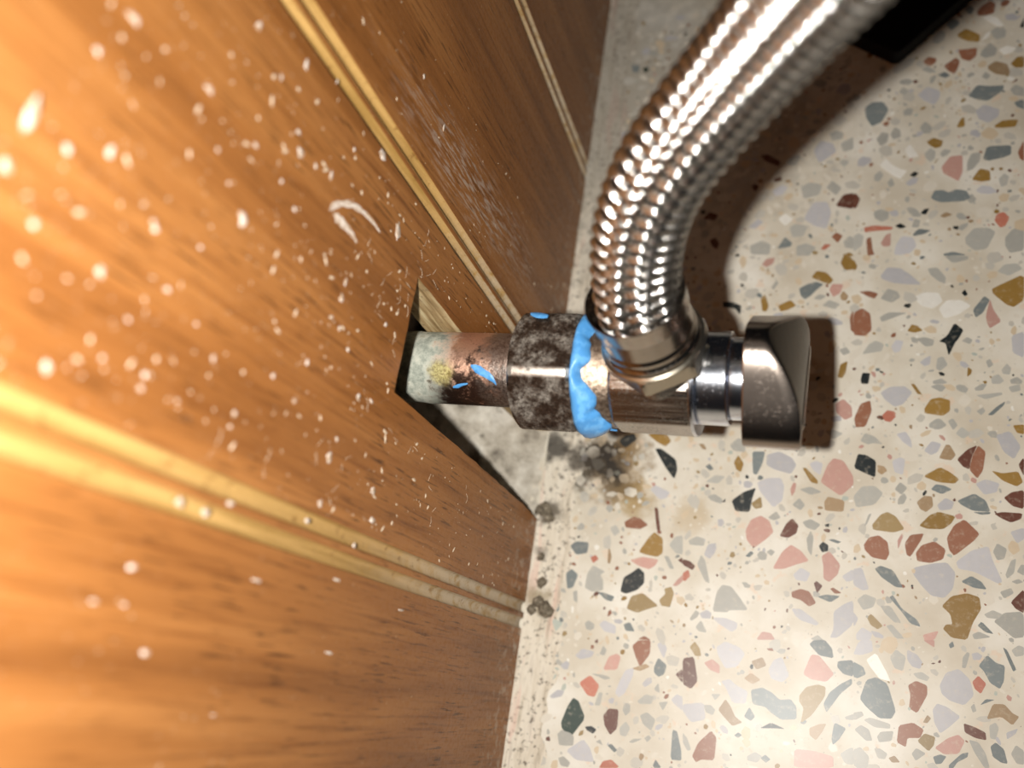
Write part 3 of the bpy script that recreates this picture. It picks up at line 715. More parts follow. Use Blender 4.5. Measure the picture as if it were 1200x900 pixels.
D 57.3,-81.8 58.2,-80.7 56.8,-78.8 55.7,-81.1
D 26.5,-65.7 28.8,-65.6 27.4,-63.5 25.8,-64.2
D 98.2,36.3 103.4,36.4 100.2,37.5 97.9,36.9
P 93.1,-59.3 95.1,-59.0 96.0,-56.9 92.8,-58.2
D 97.6,-84.7 98.4,-84.6 99.2,-83.3 101.1,-82.0 101.3,-81.0 100.0,-81.5 97.6,-84.1
G 88.9,87.1 90.0,88.4 88.5,90.0 87.4,88.2
B 74.0,24.1 75.2,23.9 75.7,25.3 74.4,26.8 73.6,25.4
K 71.3,-42.0 72.6,-41.6 72.7,-40.2 71.4,-39.4 70.5,-40.6
G 83.9,-85.1 85.3,-85.1 85.8,-83.9 84.4,-83.1 83.1,-83.2
G 92.3,44.9 92.7,47.0 91.3,47.5 90.6,45.0
G 111.9,-0.4 113.9,0.2 113.7,1.8 111.3,1.0
G 22.2,-83.8 22.5,-80.8 21.5,-80.9 20.8,-84.0
G 42.5,-88.8 43.7,-90.4 44.5,-90.0 43.4,-87.7 42.3,-86.7
G 98.0,66.0 99.2,66.6 100.3,67.9 98.6,68.5 97.5,67.2
G 73.7,64.8 75.1,66.3 73.5,67.4 72.4,66.5
S 39.3,-52.0 40.0,-52.1 41.1,-50.7 40.5,-49.2 39.2,-50.2
G 91.7,-67.6 93.6,-67.9 94.1,-67.0 92.5,-66.1 90.8,-66.7
G 91.3,-84.4 93.3,-82.6 91.4,-81.8 90.5,-83.1
B 83.2,-21.6 84.1,-22.2 85.3,-21.1 84.6,-20.1 83.1,-19.8
G 74.8,8.5 76.5,9.3 75.5,10.9 73.8,10.1
D 99.2,91.6 100.3,92.4 98.9,93.8 97.1,92.8
G 58.6,-34.7 60.0,-35.3 61.6,-34.5 60.6,-33.1 60.2,-33.2
G 35.9,-49.5 37.0,-49.4 35.3,-46.4 34.2,-46.5
G 108.9,-48.5 110.8,-47.1 110.3,-46.0 108.1,-47.1
G 111.9,1.8 114.0,1.8 114.3,2.6 113.2,3.6 111.7,2.8
L 72.6,-9.3 74.9,-9.0 74.6,-7.6 72.3,-8.0
M 50.4,58.3 51.4,60.1 50.2,61.2 49.1,60.3
G 102.9,-57.9 106.2,-57.0 103.8,-56.1 102.5,-56.9
K 62.6,-82.5 64.8,-82.3 61.7,-81.4 59.3,-83.0
D 107.9,-6.2 110.3,-3.6 110.6,-2.6 108.8,-4.0 106.8,-6.2
G 99.5,-10.3 100.5,-9.0 99.5,-7.3 98.4,-8.0
D 95.1,-84.4 96.2,-84.1 97.2,-82.5 96.0,-82.3 94.6,-83.0
K -4.5,-31.5 -3.2,-30.2 -4.8,-29.3 -6.1,-30.2
D 109.3,-61.6 110.1,-63.6 110.7,-63.1 109.1,-59.3 108.3,-58.8
G 95.3,1.3 97.8,1.4 98.4,1.8 97.2,2.8 95.3,2.1
B 20.7,-49.8 20.9,-47.8 19.8,-45.0 20.0,-49.7
P 63.9,-29.0 64.6,-27.8 64.9,-25.7 64.2,-25.4 63.5,-27.2
G 100.4,-64.1 101.1,-64.2 102.0,-61.0 101.5,-60.7 100.6,-61.9
G 85.3,57.4 86.5,58.2 85.8,60.5 84.7,59.2
M 70.5,-51.7 71.7,-49.8 70.3,-48.8 69.7,-49.4
G 109.2,89.8 110.1,91.1 108.9,92.5 107.9,90.9
G 104.5,-0.2 106.0,-0.0 106.9,1.6 105.7,1.6 104.2,0.5
K 19.6,-89.8 21.2,-90.4 22.0,-89.3 20.7,-88.7 19.0,-89.1
P 38.1,-53.5 39.3,-52.3 39.2,-50.6 37.9,-52.1 37.0,-53.6
D 105.1,-56.1 106.7,-56.3 104.4,-53.9 103.6,-54.9
k 13.9,104.5 15.2,104.9 15.0,106.6 13.2,106.3
M 40.6,-75.2 41.3,-75.8 41.1,-72.6 39.5,-74.1
G 68.9,24.2 70.3,25.4 68.5,25.9 67.1,24.6
G 12.4,-59.9 13.4,-60.5 13.0,-57.3 11.9,-57.8
G 42.2,-61.4 43.5,-60.4 44.0,-59.3 43.0,-58.7 41.8,-60.9
G 78.9,-78.1 79.5,-78.0 81.0,-76.9 80.6,-76.1 78.9,-76.6
W 110.1,104.1 110.5,106.0 109.2,105.2 108.0,102.9
S 69.5,39.0 71.1,40.6 69.5,40.9 68.4,39.4
S 16.3,-50.1 17.6,-48.9 16.7,-47.9 15.3,-48.7
M 113.7,-20.6 113.9,-16.6 113.6,-16.4 112.7,-18.0
M 55.6,61.3 57.5,61.6 57.1,63.0 55.2,62.2
K 87.9,44.7 89.5,45.2 87.9,46.4 86.6,45.6
G 103.5,11.9 104.1,13.1 102.9,13.8 101.7,12.7
B 98.3,47.5 100.3,48.3 98.7,49.2 97.3,48.0
O 91.9,-1.4 92.9,-1.5 91.2,1.2 90.4,1.2
G 37.3,-82.7 38.4,-80.4 36.1,-81.0
G 21.9,-72.2 22.3,-70.8 21.3,-69.9 20.6,-72.1
G 56.9,27.3 58.1,29.4 57.5,30.3 56.3,28.1
L 108.5,-77.3 110.1,-76.0 110.6,-74.8 108.4,-76.0
O 76.7,32.6 77.4,33.0 77.7,34.0 76.6,36.2
K 94.0,48.6 94.9,50.5 93.7,50.4 92.7,49.1
G 107.3,5.7 108.4,6.6 107.7,8.1 106.8,7.5
G 112.9,-43.1 113.0,-40.7 112.4,-40.7 111.5,-42.4
D 43.8,-23.8 44.8,-23.3 43.6,-21.9 42.6,-22.7
K 91.3,60.3 92.4,61.4 91.3,62.1 90.1,60.9
D 61.0,-90.0 62.0,-89.1 60.8,-88.3 59.8,-89.2
B 41.6,-18.2 42.6,-18.2 41.8,-16.7 40.4,-16.8
O 74.2,37.1 76.6,37.0 76.6,37.4 75.6,38.1 74.0,37.5
P 87.7,-39.8 88.8,-36.5 88.5,-35.9 87.6,-37.6
L 78.5,-58.0 78.8,-58.0 79.5,-56.3 78.4,-54.9
B 86.7,-85.5 88.3,-85.2 87.2,-84.0 86.0,-84.7
G 105.5,-6.3 106.4,-5.2 105.9,-4.3 104.5,-5.3
P 95.1,-60.7 95.1,-59.0 92.8,-59.3
D 36.5,-95.3 38.1,-95.0 36.6,-93.4 36.1,-94.8
D 26.8,-93.6 27.5,-93.0 25.9,-91.8 25.0,-92.3
R 74.4,-51.3 75.9,-51.0 74.0,-49.9 73.3,-50.3
G 69.8,-62.3 72.2,-62.0 71.0,-61.0 69.5,-62.0
G 59.9,-44.0 60.7,-42.9 59.7,-42.3 58.7,-43.1
O 103.6,4.1 103.8,5.2 102.9,5.9 102.7,3.3
K 118.5,105.9 118.7,109.6 118.4,108.6 117.5,106.3
G 35.2,-78.6 36.2,-78.8 35.7,-76.6 34.8,-78.0
D 104.9,-30.2 106.6,-29.9 106.9,-29.4 103.2,-29.7
G 49.1,-78.6 50.3,-77.0 48.1,-77.3
G 31.0,-90.8 33.2,-89.5 30.9,-89.9 30.0,-90.8
G 77.4,-78.3 78.9,-78.2 78.9,-76.9 77.1,-77.8
G 20.7,-77.3 24.2,-77.1 22.1,-76.7 19.0,-76.8
R 33.0,-67.1 31.2,-66.3 29.7,-67.3
G 81.1,-34.2 82.0,-31.7 81.3,-32.1 80.4,-35.1
G 111.4,-45.1 112.7,-44.5 111.8,-43.9 110.4,-44.6
D 54.8,-44.8 55.8,-43.7 55.1,-43.2 53.8,-44.6
K 102.7,24.8 103.3,25.4 102.7,26.8 101.9,25.8
D 74.7,-39.6 75.5,-39.1 73.7,-38.6 72.5,-38.9
B 93.6,-76.5 94.3,-75.4 93.6,-74.8 92.7,-76.5
G 34.3,-90.1 35.2,-89.0 34.5,-88.5 33.5,-89.3
G 22.6,-77.8 24.3,-77.2 20.3,-77.1
D 54.7,-85.8 55.6,-85.1 54.7,-84.6 53.8,-85.4
D 105.0,-70.6 106.5,-69.8 104.8,-69.9 103.7,-71.3
G 102.3,-73.0 103.0,-72.6 102.6,-71.1 101.9,-71.9
K 100.4,44.1 101.4,43.8 101.6,44.9 100.3,44.9
M 39.0,-48.0 38.8,-46.4 37.7,-47.2
D 98.2,-60.4 99.0,-59.9 98.7,-58.8 97.9,-59.6
G 23.9,-92.5 23.1,-91.3 22.1,-92.0
R 60.4,-65.9 61.5,-65.9 61.2,-65.2 59.9,-65.5
B 90.1,-10.2 90.7,-10.5 90.7,-9.3 90.0,-9.5
K 71.9,-35.8 72.7,-35.8 72.7,-34.9 71.7,-35.3
K 48.2,-31.6 48.2,-30.7 47.3,-31.7'''
rows = []
for ln in CHIPS.split('\n'):
    q = ln.split()
    rows.append((q[0], [tuple(map(float, p.split(','))) for p in q[1:]]))
def chip_mesh(poly, top=.05):
    poly = chaikin(poly); n = len(poly)
    v = [(x, y, -.35) for x, y in poly] + [(x, y, top) for x, y in poly]
    f = [(j, (j + 1) % n, n + (j + 1) % n, n + j) for j in range(n)] + [tuple(range(n, 2 * n))]
    return v, f
NPART = 300
small_v = {}; 
def add_small(k, poly, top):
    V, F = small_v.setdefault(k, ([], []))
    v, f = chip_mesh(poly, top); o = len(V)
    V.extend(v); F.extend(tuple(i + o for i in q) for q in f)
centres = []
for idx, (k, poly) in enumerate(rows):
    cx = sum(p[0] for p in poly) / len(poly); cy = sum(p[1] for p in poly) / len(poly)
    rad = max(math.hypot(p[0] - cx, p[1] - cy) for p in poly)
    centres.append((cx, cy, rad))
    top = .04 + .04 * (idx % 5) / 5
    if idx < NPART:
        ox, oy = cx, cy
        o = mesh_obj('stone_chip', *chip_mesh([(x - ox, y - oy) for x, y in poly], top), CHIP[k], floor)
        o.location = (ox * MM, oy * MM, 0)
    else: add_small(k, poly, top)
# the small fragments between them and the floor beyond the view
def near(x, y, r):
    return any((x - a) ** 2 + (y - b) ** 2 < (r + c * .8) ** 2 for a, b, c in centres)
kinds = 'GGLLGgDWhhhhhwwwwwwbbbbwhwhbBPROTMK'
placed = 0
for t in range(24000):
    x = rnd.uniform(9, 126); y = rnd.uniform(-106, 126)
    r = rnd.choice((.3, .35, .45, .55, .7, .9, 1.2, 1.6, 2.2))
    if near(x, y, r * .55): continue
    n = rnd.choice((5, 5, 6, 7)); ph = rnd.uniform(0, 6.3); el = rnd.uniform(.45, .95); ro = rnd.uniform(0, pi)
    poly = []
    for j in range(n):
        a = 2 * pi * j / n + rnd.uniform(-.25, .25); q = r * rnd.uniform(.75, 1.15)
        u, w = q * cos(a), q * el * sin(a)
        poly.append((x + u * cos(ro) - w * sin(ro), y + u * sin(ro) + w * cos(ro)))
    k = rnd.choice(kinds) if r < 1.2 else rnd.choice('hhwwbbhGL')
    add_small(k, poly, .03 + rnd.uniform(0, .03)); centres.append((x, y, r)); placed += 1
    if placed > 4200: break
SV, SF, SM, SI = [], [], [], []
for mi, (k, (V, F)) in enumerate(sorted(small_v.items())):
    o = len(SV); SV += V; SF += [tuple(i + o for i in q) for q in F]; SM.append(CHIP[k]); SI += [mi] * len(F)
so = mesh_obj('stone_fragments', SV, SF, None, floor, mats=SM, fmat=SI)
tag(so, 'small stone fragments between the larger chips', kind='stuff')

# ---------------------------------------------------------------- wooden panel
panel = thing('wooden_panel', 'varnished orange-brown grooved wooden panel splashed with paint and cut out for the pipe', 'panel')
TH = 8.0; ZT = 330.0
gc = [(-65.3, 0.0), (-2.0, .057), (67.8, .059)]           # groove centre at the floor, lean
GW = 3.4
def gy(i, z, side): return gc[i][0] + gc[i][1] * z + side * GW
jr = random.Random(3)
def jag(p, q, n, a):
    return [(p[0] + (q[0] - p[0]) * i / n + (jr.uniform(-a, a) if 0 < i < n else 0), p[1] + (q[1] - p[1]) * i / n + (jr.uniform(-a, a) if 0 < i < n else 0)) for i in range(n)]
slot = (jag((-40.4, .3), (-39.6, 8), 5, .25) + jag((-39.6, 8), (-37.6, 50), 16, .22) + jag((-37.6, 50), (-36.3, 87.8), 10, .15) +
        jag((-36.3, 87.8), (-13.3, 87.8), 9, .12) + jag((-13.3, 87.8), (-14.6, 66), 8, .15) + jag((-14.6, 66), (-15.2, .3), 12, .15) + [(-15.2, .3)])
boards = [
    [(-230, .3), (gy(0, 0, -1), .3), (gy(0, ZT, -1), ZT), (-230, ZT)],
    [(gy(0, 0, 1), .3)] + slot + [(gy(1, 0, -1), .3), (gy(1, ZT, -1), ZT), (gy(0, ZT, 1), ZT)],
    [(gy(1, 0, 1), .3), (gy(2, 0, -1), .3), (gy(2, ZT, -1), ZT), (gy(1, ZT, 1), ZT)],
    [(gy(2, 0, 1), .3), (260, .3), (260, ZT), (gy(2, ZT, 1), ZT)]]
for bi, (bd, mt) in enumerate(zip(boards, WOOD)):
    n = len(bd)
    e = .25
    v = [(-TH, y, z) for y, z in bd] + [(0, y, z) for y, z in bd]
    f = [tuple(range(n))[::-1], tuple(range(n, 2 * n))] + [(j, (j + 1) % n, n + (j + 1) % n, n + j) for j in range(n)]
    me_m = [0, 0] + [1 if (bi == 1 and 0 < j < n - 4) else 0 for j in range(n)]
    mesh_obj('plank', v, f, None, panel, mats=[mt, EG.m], fmat=me_m)
# double channel between the planks: two concave flutes and the fillet between them
def extr(profile, i, z0=.3, z1=ZT, n=26):
    rings = []
    for k in range(n + 1):
        z = z0 + (z1 - z0) * (k / n) ** 1.5; yc = gc[i][0] + gc[i][1] * z
        rings.append([(x, yc + y, z) for x, y in profile])
    return rings_mesh(rings)
for i in range(3):
    strip = mesh_obj('groove_strip', *extr([(-TH, -GW), (-1.6, -GW), (-1.6, -.75), (-.15, -.6), (-.05, -.3), (-.05, .3), (-.15, .6), (-1.6, .75), (-1.6, GW), (-TH, GW)], i), WOOD[(i + 1) % 4], panel)
    for sgn in (-1, 1):
        c0 = sgn * 2.0; w = 1.38
        prof = [(-1.75, c0 - w), (-.1, c0 - w)] + [(-.1 - 1.15 * sin(pi * t / 8) ** .8, c0 - w * cos(pi * t / 8)) for t in range(1, 8)] + [(-.1, c0 + w), (-1.75, c0 + w)]
        mesh_obj('flute', *extr(prof, i), RM.m, strip, True, 40)

# paint splashes and dust on the face of the panel (y, z in mm)
def splat(y, z, h, w, seed, ang=0.0, th=.12):
    q = random.Random(seed); n = 11; v = [(th, y, z)]; f = []
    for k, (s, x) in enumerate(((.7, th * .9), (1.0, .005))):
        for j in range(n):
            a = 2 * pi * j / n; rr = q.uniform(.5, 1.3) * s
            u, t = rr * h / 2 * cos(a), rr * w / 2 * sin(a)
            v.append((x, y + u * cos(ang) - t * sin(ang), z + u * sin(ang) + t * cos(ang)))
    f += [(0, 1 + j, 1 + (j + 1) % n) for j in range(n)]
    f += [(1 + j, 1 + n + j, 1 + n + (j + 1) % n, 1 + (j + 1) % n) for j in range(n)]
    return v, f
SPLATS = [(-37.07, 162.0, 1.01, 0.98), (-46.72, 153.53, 1.25, 1.31), (-35.97, 166.62, 4.51, 1.41), (-58.72, 155.84, 1.26, 1.15), (-33.94, 157.26, 1.66, 1.08), (-38.49, 148.45, 1.38, 0.91), (-1.19, 131.79, 1.91, 0.92), (-6.71, 135.91, 1.13, 0.65), (-9.41, 98.08, 4.35, 2.14), (-0.3, 107.96, 2.16, 2.18), (-28.54, 109.88, 1.41, 1.29), (-29.19, 135.47, 2.2, 2.02), (-54.39, 88.07, 1.65, 1.97), (-32.52, 111.36, 1.03, 0.95), (-3.66, 142.5, 1.55, 0.98), (-67.14, 127.66, 1.02, 1.63), (-66.96, 132.41, 1.15, 1.39), (-65.01, 123.31, 0.8, 1.35), (-44.15, 143.94, 0.77, 0.88), (-36.81, 141.06, 0.64, 0.82), (-17.94, 147.22, 0.99, 1.66), (-18.6, 160.32, 1.26, 1.91), (-42.68, 167.08, 1.56, 1.25), (-46.17, 162.49, 1.01, 1.1), (-25.29, 162.63, 0.84, 0.84), (-18.83, 136.93, 0.74, 0.98), (-11.37, 129.55, 0.69, 1.08), (-13.72, 128.1, 1.6, 1.47), (-20.09, 130.28, 0.87, 0.6), (-13.42, 123.99, 0.93, 0.91), (-12.25, 119.99, 1.68, 0.82), (-22.13, 126.13, 1.1, 0.77), (-23.84, 143.08, 0.79, 0.59), (-26.64, 139.64, 0.69, 0.52), (-37.9, 148.97, 0.86, 0.72), (-53.83, 127.05, 0.92, 0.9), (-55.65, 127.21, 0.64, 0.64), (-52.73, 103.27, 1.74, 1.63), (-49.61, 102.23, 0.89, 1.1), (-25.48, 109.83, 1.43, 0.96), (-33.11, 108.47, 0.93, 0.83), (-41.43, 114.52, 1.07, 0.93), (-46.18, 121.42, 0.9, 0.84), (-47.81, 115.3, 0.62, 1.07), (-48.63, 133.65, 1.09, 0.7), (-54.79, 143.44, 0.81, 0.78), (-56.38, 143.48, 0.64, 0.88), (-55.78, 137.49, 0.5, 0.65), (-45.91, 138.1, 0.62, 0.65), (-49.96, 148.13, 0.64, 0.72), (-55.29, 149.78, 0.53, 0.7), (-41.16, 98.87, 1.18, 1.13), (-59.2, 86.3, 1.4, 2.25), (-64.39, 90.36, 0.89, 1.28), (-60.16, 102.92, 1.26, 1.09), (-63.34, 105.24, 0.82, 1.41), (-75.66, 136.94, 0.74, 1.67), (-80.0, 140.93, 0.49, 1.14), (-79.81, 136.57, 0.44, 1.24), (-84.58, 131.21, 0.59, 1.55), (-73.6, 114.01, 0.55, 2.45), (-70.45, 93.34, 0.53, 2.46), (-72.24, 69.36, 0.49, 2.72), (-81.51, 91.29, 0.51, 2.05), (-91.17, 115.99, 0.32, 1.1), (-40.42, 94.71, 0.73, 1.59), (-4.71, 115.94, 0.89, 0.71), (2.02, 124.26, 0.88, 0.51), (22.18, 100.65, 1.38, 0.81), (18.67, 89.84, 1.89, 0.91), (-26.39, 95.39, 1.15, 1.15), (-35.24, 104.82, 1.05, 0.87)]
for i, (y, z, h, w) in enumerate(SPLATS):
    mesh_obj('paint_speck', *splat(y, z, h, w, i), PM.m, panel, True)
# curved scrape of paint
for sc_ in [[(-17.57, 118.24, 0.58), (-17.02, 117.95, 0.82), (-16.46, 117.65, 1.06), (-15.87, 117.12, 1.21), (-15.26, 116.4, 1.3), (-14.66, 115.65, 1.38), (-14.14, 114.76, 1.39), (-13.61, 113.85, 1.4), (-13.24, 112.87, 1.38), (-12.93, 111.83, 1.35), (-12.66, 110.77, 1.29), (-12.49, 109.64, 1.17), (-12.33, 108.49, 1.05), (-12.31, 107.47, 0.97), (-12.32, 106.47, 0.89), (-12.4, 105.48, 0.73), (-12.58, 104.51, 0.47), (-12.76, 103.52, 0.21)], [(-17.31, 117.06, 0.77), (-17.34, 116.66, 1.06), (-17.37, 116.27, 1.35), (-17.4, 115.86, 1.64), (-17.4, 115.42, 1.83), (-17.39, 114.96, 1.95), (-17.39, 114.49, 2.07), (-17.38, 114.01, 2.13), (-17.37, 113.54, 1.96), (-17.36, 113.06, 1.79), (-17.35, 112.58, 1.62), (-17.41, 112.13, 1.5), (-17.47, 111.69, 1.38), (-17.54, 111.25, 1.27), (-17.64, 110.8, 1.11), (-17.78, 110.32, 0.87), (-17.93, 109.84, 0.64), (-18.07, 109.36, 0.4)]]:
    v, f = [], []
    for k, (y, z, w) in enumerate(sc_):
        y0, z0 = sc_[max(k - 1, 0)][:2]; y1, z1 = sc_[min(k + 1, len(sc_) - 1)][:2]
        dy, dz = y1 - y0, z1 - z0; l = math.hypot(dy, dz); jw = w * jr.uniform(.5, 1.2)
        for s_, x in ((-.5, .004), (-.2, .07), (.15, .03), (.3, .1), (.5, .004)):
            v.append((x, y - dz / l * jw * s_, z + dy / l * jw * s_))
    for k in range(len(sc_) - 1):
        for q_ in range(4): f.append((k * 5 + q_, k * 5 + q_ + 1, k * 5 + q_ + 6, k * 5 + q_ + 5))
    mesh_obj('paint_scrape', v, f, PM.m, panel, True)
# fine dust grains and hair-thin fibres nobody could count
dv, df = [], []
dr = random.Random(11)
for t in range(1500):
    y = dr.uniform(-62, 30); z = dr.uniform(2, 165)
    if -42 < y < -12 and z < 90: continue
    den = .45 + .55 * (sin(y * .21 + 1.3) * sin(z * .09 + y * .1) > -.1)
    if y > 2: den *= .35
    if dr.random() > den: continue
    if min(abs(y - gc[i][0] - gc[i][1] * z) for i in range(3)) < 4: continue
    r = dr.choice((.06, .08, .1, .12, .15, .2, .32)); a = dr.uniform(0, pi); el = dr.uniform(1, 3.2)
    o = len(dv)
    for j in range(5):
        p = 2 * pi * j / 5; u, w = r * el * cos(p) * dr.uniform(.7, 1.2), r * sin(p) * dr.uniform(.7, 1.2)
        dv.append((.004, y + u * cos(a) - w * sin(a), z + u * sin(a) + w * cos(a)))
    dv.append((r * .5, y, z))
    df += [(o + j, o + (j + 1) % 5, o + 5) for j in range(5)]
tag(mesh_obj('dust_grains', dv, df, DM.m, panel), 'chalky dust grains stuck to the varnish', kind='stuff')
hv, hf = [], []
for t in range(44):
    y = dr.uniform(-58, -5); z = dr.uniform(30, 135)
    if t < 26: y, z = dr.choice(((-11, 86), (-24, 93), (-43, 66), (-41, 84))); y += dr.uniform(-4, 4); z += dr.uniform(-6, 7)
    a = dr.uniform(0, 2 * pi); b = dr.uniform(-.25, .25); pts = []
    for k in range(9):
        pts.append((.1 + .2 * sin(k), y, z)); y += .55 * cos(a); z += .55 * sin(a); a += b + dr.uniform(-.2, .2)
    if any(-41.5 < p[1] < -13 and p[2] < 88.5 for p in pts): continue
    for k, (x, yy, zz) in enumerate(pts):
        dx = pts[min(k + 1, 8)]; d0 = pts[max(k - 1, 0)]; ty, tz = dx[1] - d0[1], dx[2] - d0[2]; l = math.hypot(ty, tz) or 1
        o = len(hv); w = .032
        hv += [(x, yy - tz / l * w, zz + ty / l * w), (x + w, yy, zz), (x, yy + tz / l * w, zz - ty / l * w)]
        if k: hf += [(o - 3 + j, o - 3 + (j + 1) % 3, o + (j + 1) % 3, o + j) for j in range(3)]
tag(mesh_obj('dust_fibres', hv, hf, DM.m, panel), 'pale hair-thin fibres stuck to the panel', kind='stuff')

# ---------------------------------------------------------------- pipe and valve (local x along the pipe)
AX = (-9.13, -22.25, 64.64); RZ = math.atan2(-.01676, .99986)
pipe = thing('copper_pipe', 'short tarnished copper pipe coming out of the cut-out in the wooden panel', 'pipe', AX, (0, 0, RZ))
prof = [(-26, 7.5)] + [(s, 7.5 + .1 * sin(s * 1.7) * (s < 6)) for s in range(-12, 21, 2)] + [(22.2, 7.5), (22.4, 7.75), (24, 7.75), (24.6, 7.5), (34, 7.5)]
mesh_obj('pipe_body', *lathe(prof, lambda th, s, r: r + (.12 * sin(3 * th + s) if s < 5 else 0)), PI.m, pipe, True, 40)
def drip(pts, w, th, seed):
    """a paint drip on the pipe: (s, angle in degrees) along its run"""
    q = random.Random(seed); rings = []
    n = len(pts)
    for i, (s, a) in enumerate(pts):
        k = sin(pi * (i + .35) / (n - .3)) ** .6
        ww = w * k * q.uniform(.7, 1.2)
        ring = []
        for j, (u, h) in enumerate(((-1, -.15), (-.6, .7), (0, 1), (.6, .7), (1, -.15), (0, -.3))):
            A = radians(a) + u * ww / 7.5; r = 7.5 + h * th
            ring.append((s + .0, r * cos(A), r * sin(A)))
        rings.append(ring)
    return rings_mesh(rings)
mesh_obj('paint_drip', *drip([(15.6, 106), (16.6, 110), (17.6, 113), (18.6, 117), (19.6, 121), (20.4, 126), (20.9, 133)], 1.05, .16, 1), BL.m, pipe, True, 60)
tag(bpy.data.objects['paint_drip'], 'blue paint smear')
mesh_obj('paint_drip', *drip([(11.5, 141), (12.6, 139), (13.6, 136), (14.8, 134)], .45, .18, 2), BL.m, pipe, True, 60)

valve = thing('angle_valve', 'chrome angle stop valve with grimy hexagonal nut and blue sealant, screwed onto the copper pipe', 'valve', AX, (0, 0, RZ))
hx = polyrad([111 + 60 * k for k in range(6)], 13.0)
def nut_r(th, s, r): return min(hx(th), r)
prof = [(24.4, 7.6), (24.4, 10.6), (24.7, 11.3), (25.3, 12.0), (26.2, 12.65), (27, 12.72), (35.5, 12.72), (36.6, 12.4), (37.2, 11.8), (37.5, 11.3), (37.5, 8)]
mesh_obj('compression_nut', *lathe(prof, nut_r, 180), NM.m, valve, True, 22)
# blue sealant squeezed out round the joint
q = random.Random(5)
rings = []; NS = 144
def endj(th):
    d = math.degrees(th) % 360
    base = 40.9 + .6 * sin(3 * th + .5) + .35 * sin(8 * th + 1) + .14 * sin(19 * th) + .1 * sin(33 * th)
    if 96 < d < 128: base -= 1.6 * sin(pi * (d - 96) / 32)
    if 150 < d < 205: base += 2.6 * sin(pi * (d - 150) / 55)
    return base
for k, t in enumerate((0, .0, .15, .35, .55, .75, .9, 1.0, 1.0)):
    ring = []
    for j in range(NS):
        th = 2 * pi * j / NS; d = math.degrees(th) % 360; e = endj(th)
        r = (10.0, 11.6, 12.3, 12.35, 12.0, 11.5, 10.9, 10.4, 9.2)[k] + .12 * sin(7 * th + 4 * t) + .06 * sin(23 * th + 7 * t)
        if 140 < d < 215: r += .5 * sin(pi * (d - 140) / 75)
        ring.append((37.2 + (e - 37.2) * t, r * cos(th), r * sin(th)))
    rings.append(ring)
mesh_obj('sealant', *rings_mesh(rings), BL.m, valve, True, 70)
for (s, a, wdt, n, dirn) in ((41.5, 176, .55, 7, .35), (42.4, 190, .6, 6, .32), (27.5, 52, .9, 6, .75)):
    rg = []
    for i in range(n):
        k = sin(pi * (i + .4) / n) ** .7; ss = s + i * dirn; rr = 10.7 if s > 40 else hx(radians(a)) - .02
        rg.append([(ss, (rr + h * .4) * cos(radians(a + i * .8) + u * wdt * k / 11), (rr + h * .4) * sin(radians(a + i * .8) + u * wdt * k / 11)) for u, h in ((-1, 0), (-.5, .7), (.5, .7), (1, 0), (0, -.4))])
    mesh_obj('sealant_smear', *rings_mesh(rg), BL.m, valve, True, 60)
mesh_obj('thread_collar', *lathe([(36, 9.2), (36, 10.4), (43.6, 10.4), (44.3, 10.1), (44.3, 8)]), TM.m, valve, True, 30)
oc = polyrad([124, 163, 203, 248, 293, 338, 23, 80], 11.15)
def body_r(th, s, r): return min(oc(th), r)
mesh_obj('valve_body', *lathe([(44.0, 7), (44.0, 10.2), (44.6, 10.95), (45, 11.1), (58.4, 11.1), (58.9, 10.8), (59.1, 10.2), (59.1, 7)], body_r, 180), BRUSH, valve, True, 14)
ri = mesh_obj('body_ring', *lathe([(58.7, 9), (58.7, 10.95), (58.85, 11.05), (59.25, 11.05), (59.4, 10.9), (59.4, 9.2)]), CHROME, valve, True, 30)
mesh_obj('bonnet', *lathe([(59.2, 7), (59.4, 8.5), (59.6, 8.72), (59.65, 8.75), (59.9, 8.75), (64.5, 8.75), (64.75, 8.75), (64.8, 8.72), (65.0, 8.5), (65.0, 6)]), CHROME, valve, True, 40)
mesh_obj('neck', *lathe([(64.6, 6), (65.1, 7.5), (65.2, 7.6), (65.4, 7.62), (68.3, 7.62), (68.4, 7.6), (68.4, 6)]), CHROME, valve, True, 40)
# outlet branch under the hose nut
O = Vector((53.8, -1.3, 0)); A = Vector((-.106, .231, .967)).normalized()
U = (Vector((1, 0, 0)) - A * A.x).normalized(); Wv = A.cross(U)
FR = (O, A, U, Wv)
mesh_obj('outlet', *lathe([(2, 7.8), (9.0, 7.8), (9.5, 7.4), (11, 7.4)], None, 64, FR), BRUSH, valve, True, 40)
# turning handle: round cap with one scooped face and a flat grip bar
KR, KL, K0 = 12.0, 9.9, 67.9
sc = radians(62)
def kh(a, b):
    v = (a * cos(sc) + b * sin(sc)) / KR
    return KL * (1 - .52 * max(0, v) ** 1.9 - .10 * max(0, -v) ** 2 )
rings = []; NK = 128
KC = radians(78)
def kring(rad, f):
    out = []
    for j in range(NK):
        th = 2 * pi * j / NK; c1, s1 = abs(cos(th - KC - pi / 4)), abs(sin(th - KC - pi / 4))
        q = .93 / (c1 ** 4.2 + s1 ** 4.2) ** (1 / 4.2)
        rr = rad * (q if rad > 7 else q + (1 - q) * (7 - rad) / 7)
        out.append((f(rr * cos(th), rr * sin(th)), rr * cos(th), rr * sin(th)))
    return out
rings.append(kring(6.0, lambda a, b: K0 + .3)); rings.append(kring(11.5, lambda a, b: K0 + .05)); rings.append(kring(11.85, lambda a, b: K0 + .02)); rings.append(kring(KR - .03, lambda a, b: K0 + .1)); rings.append(kring(KR, lambda a, b: K0 + .22)); rings.append(kring(KR, lambda a, b: K0 + .34))
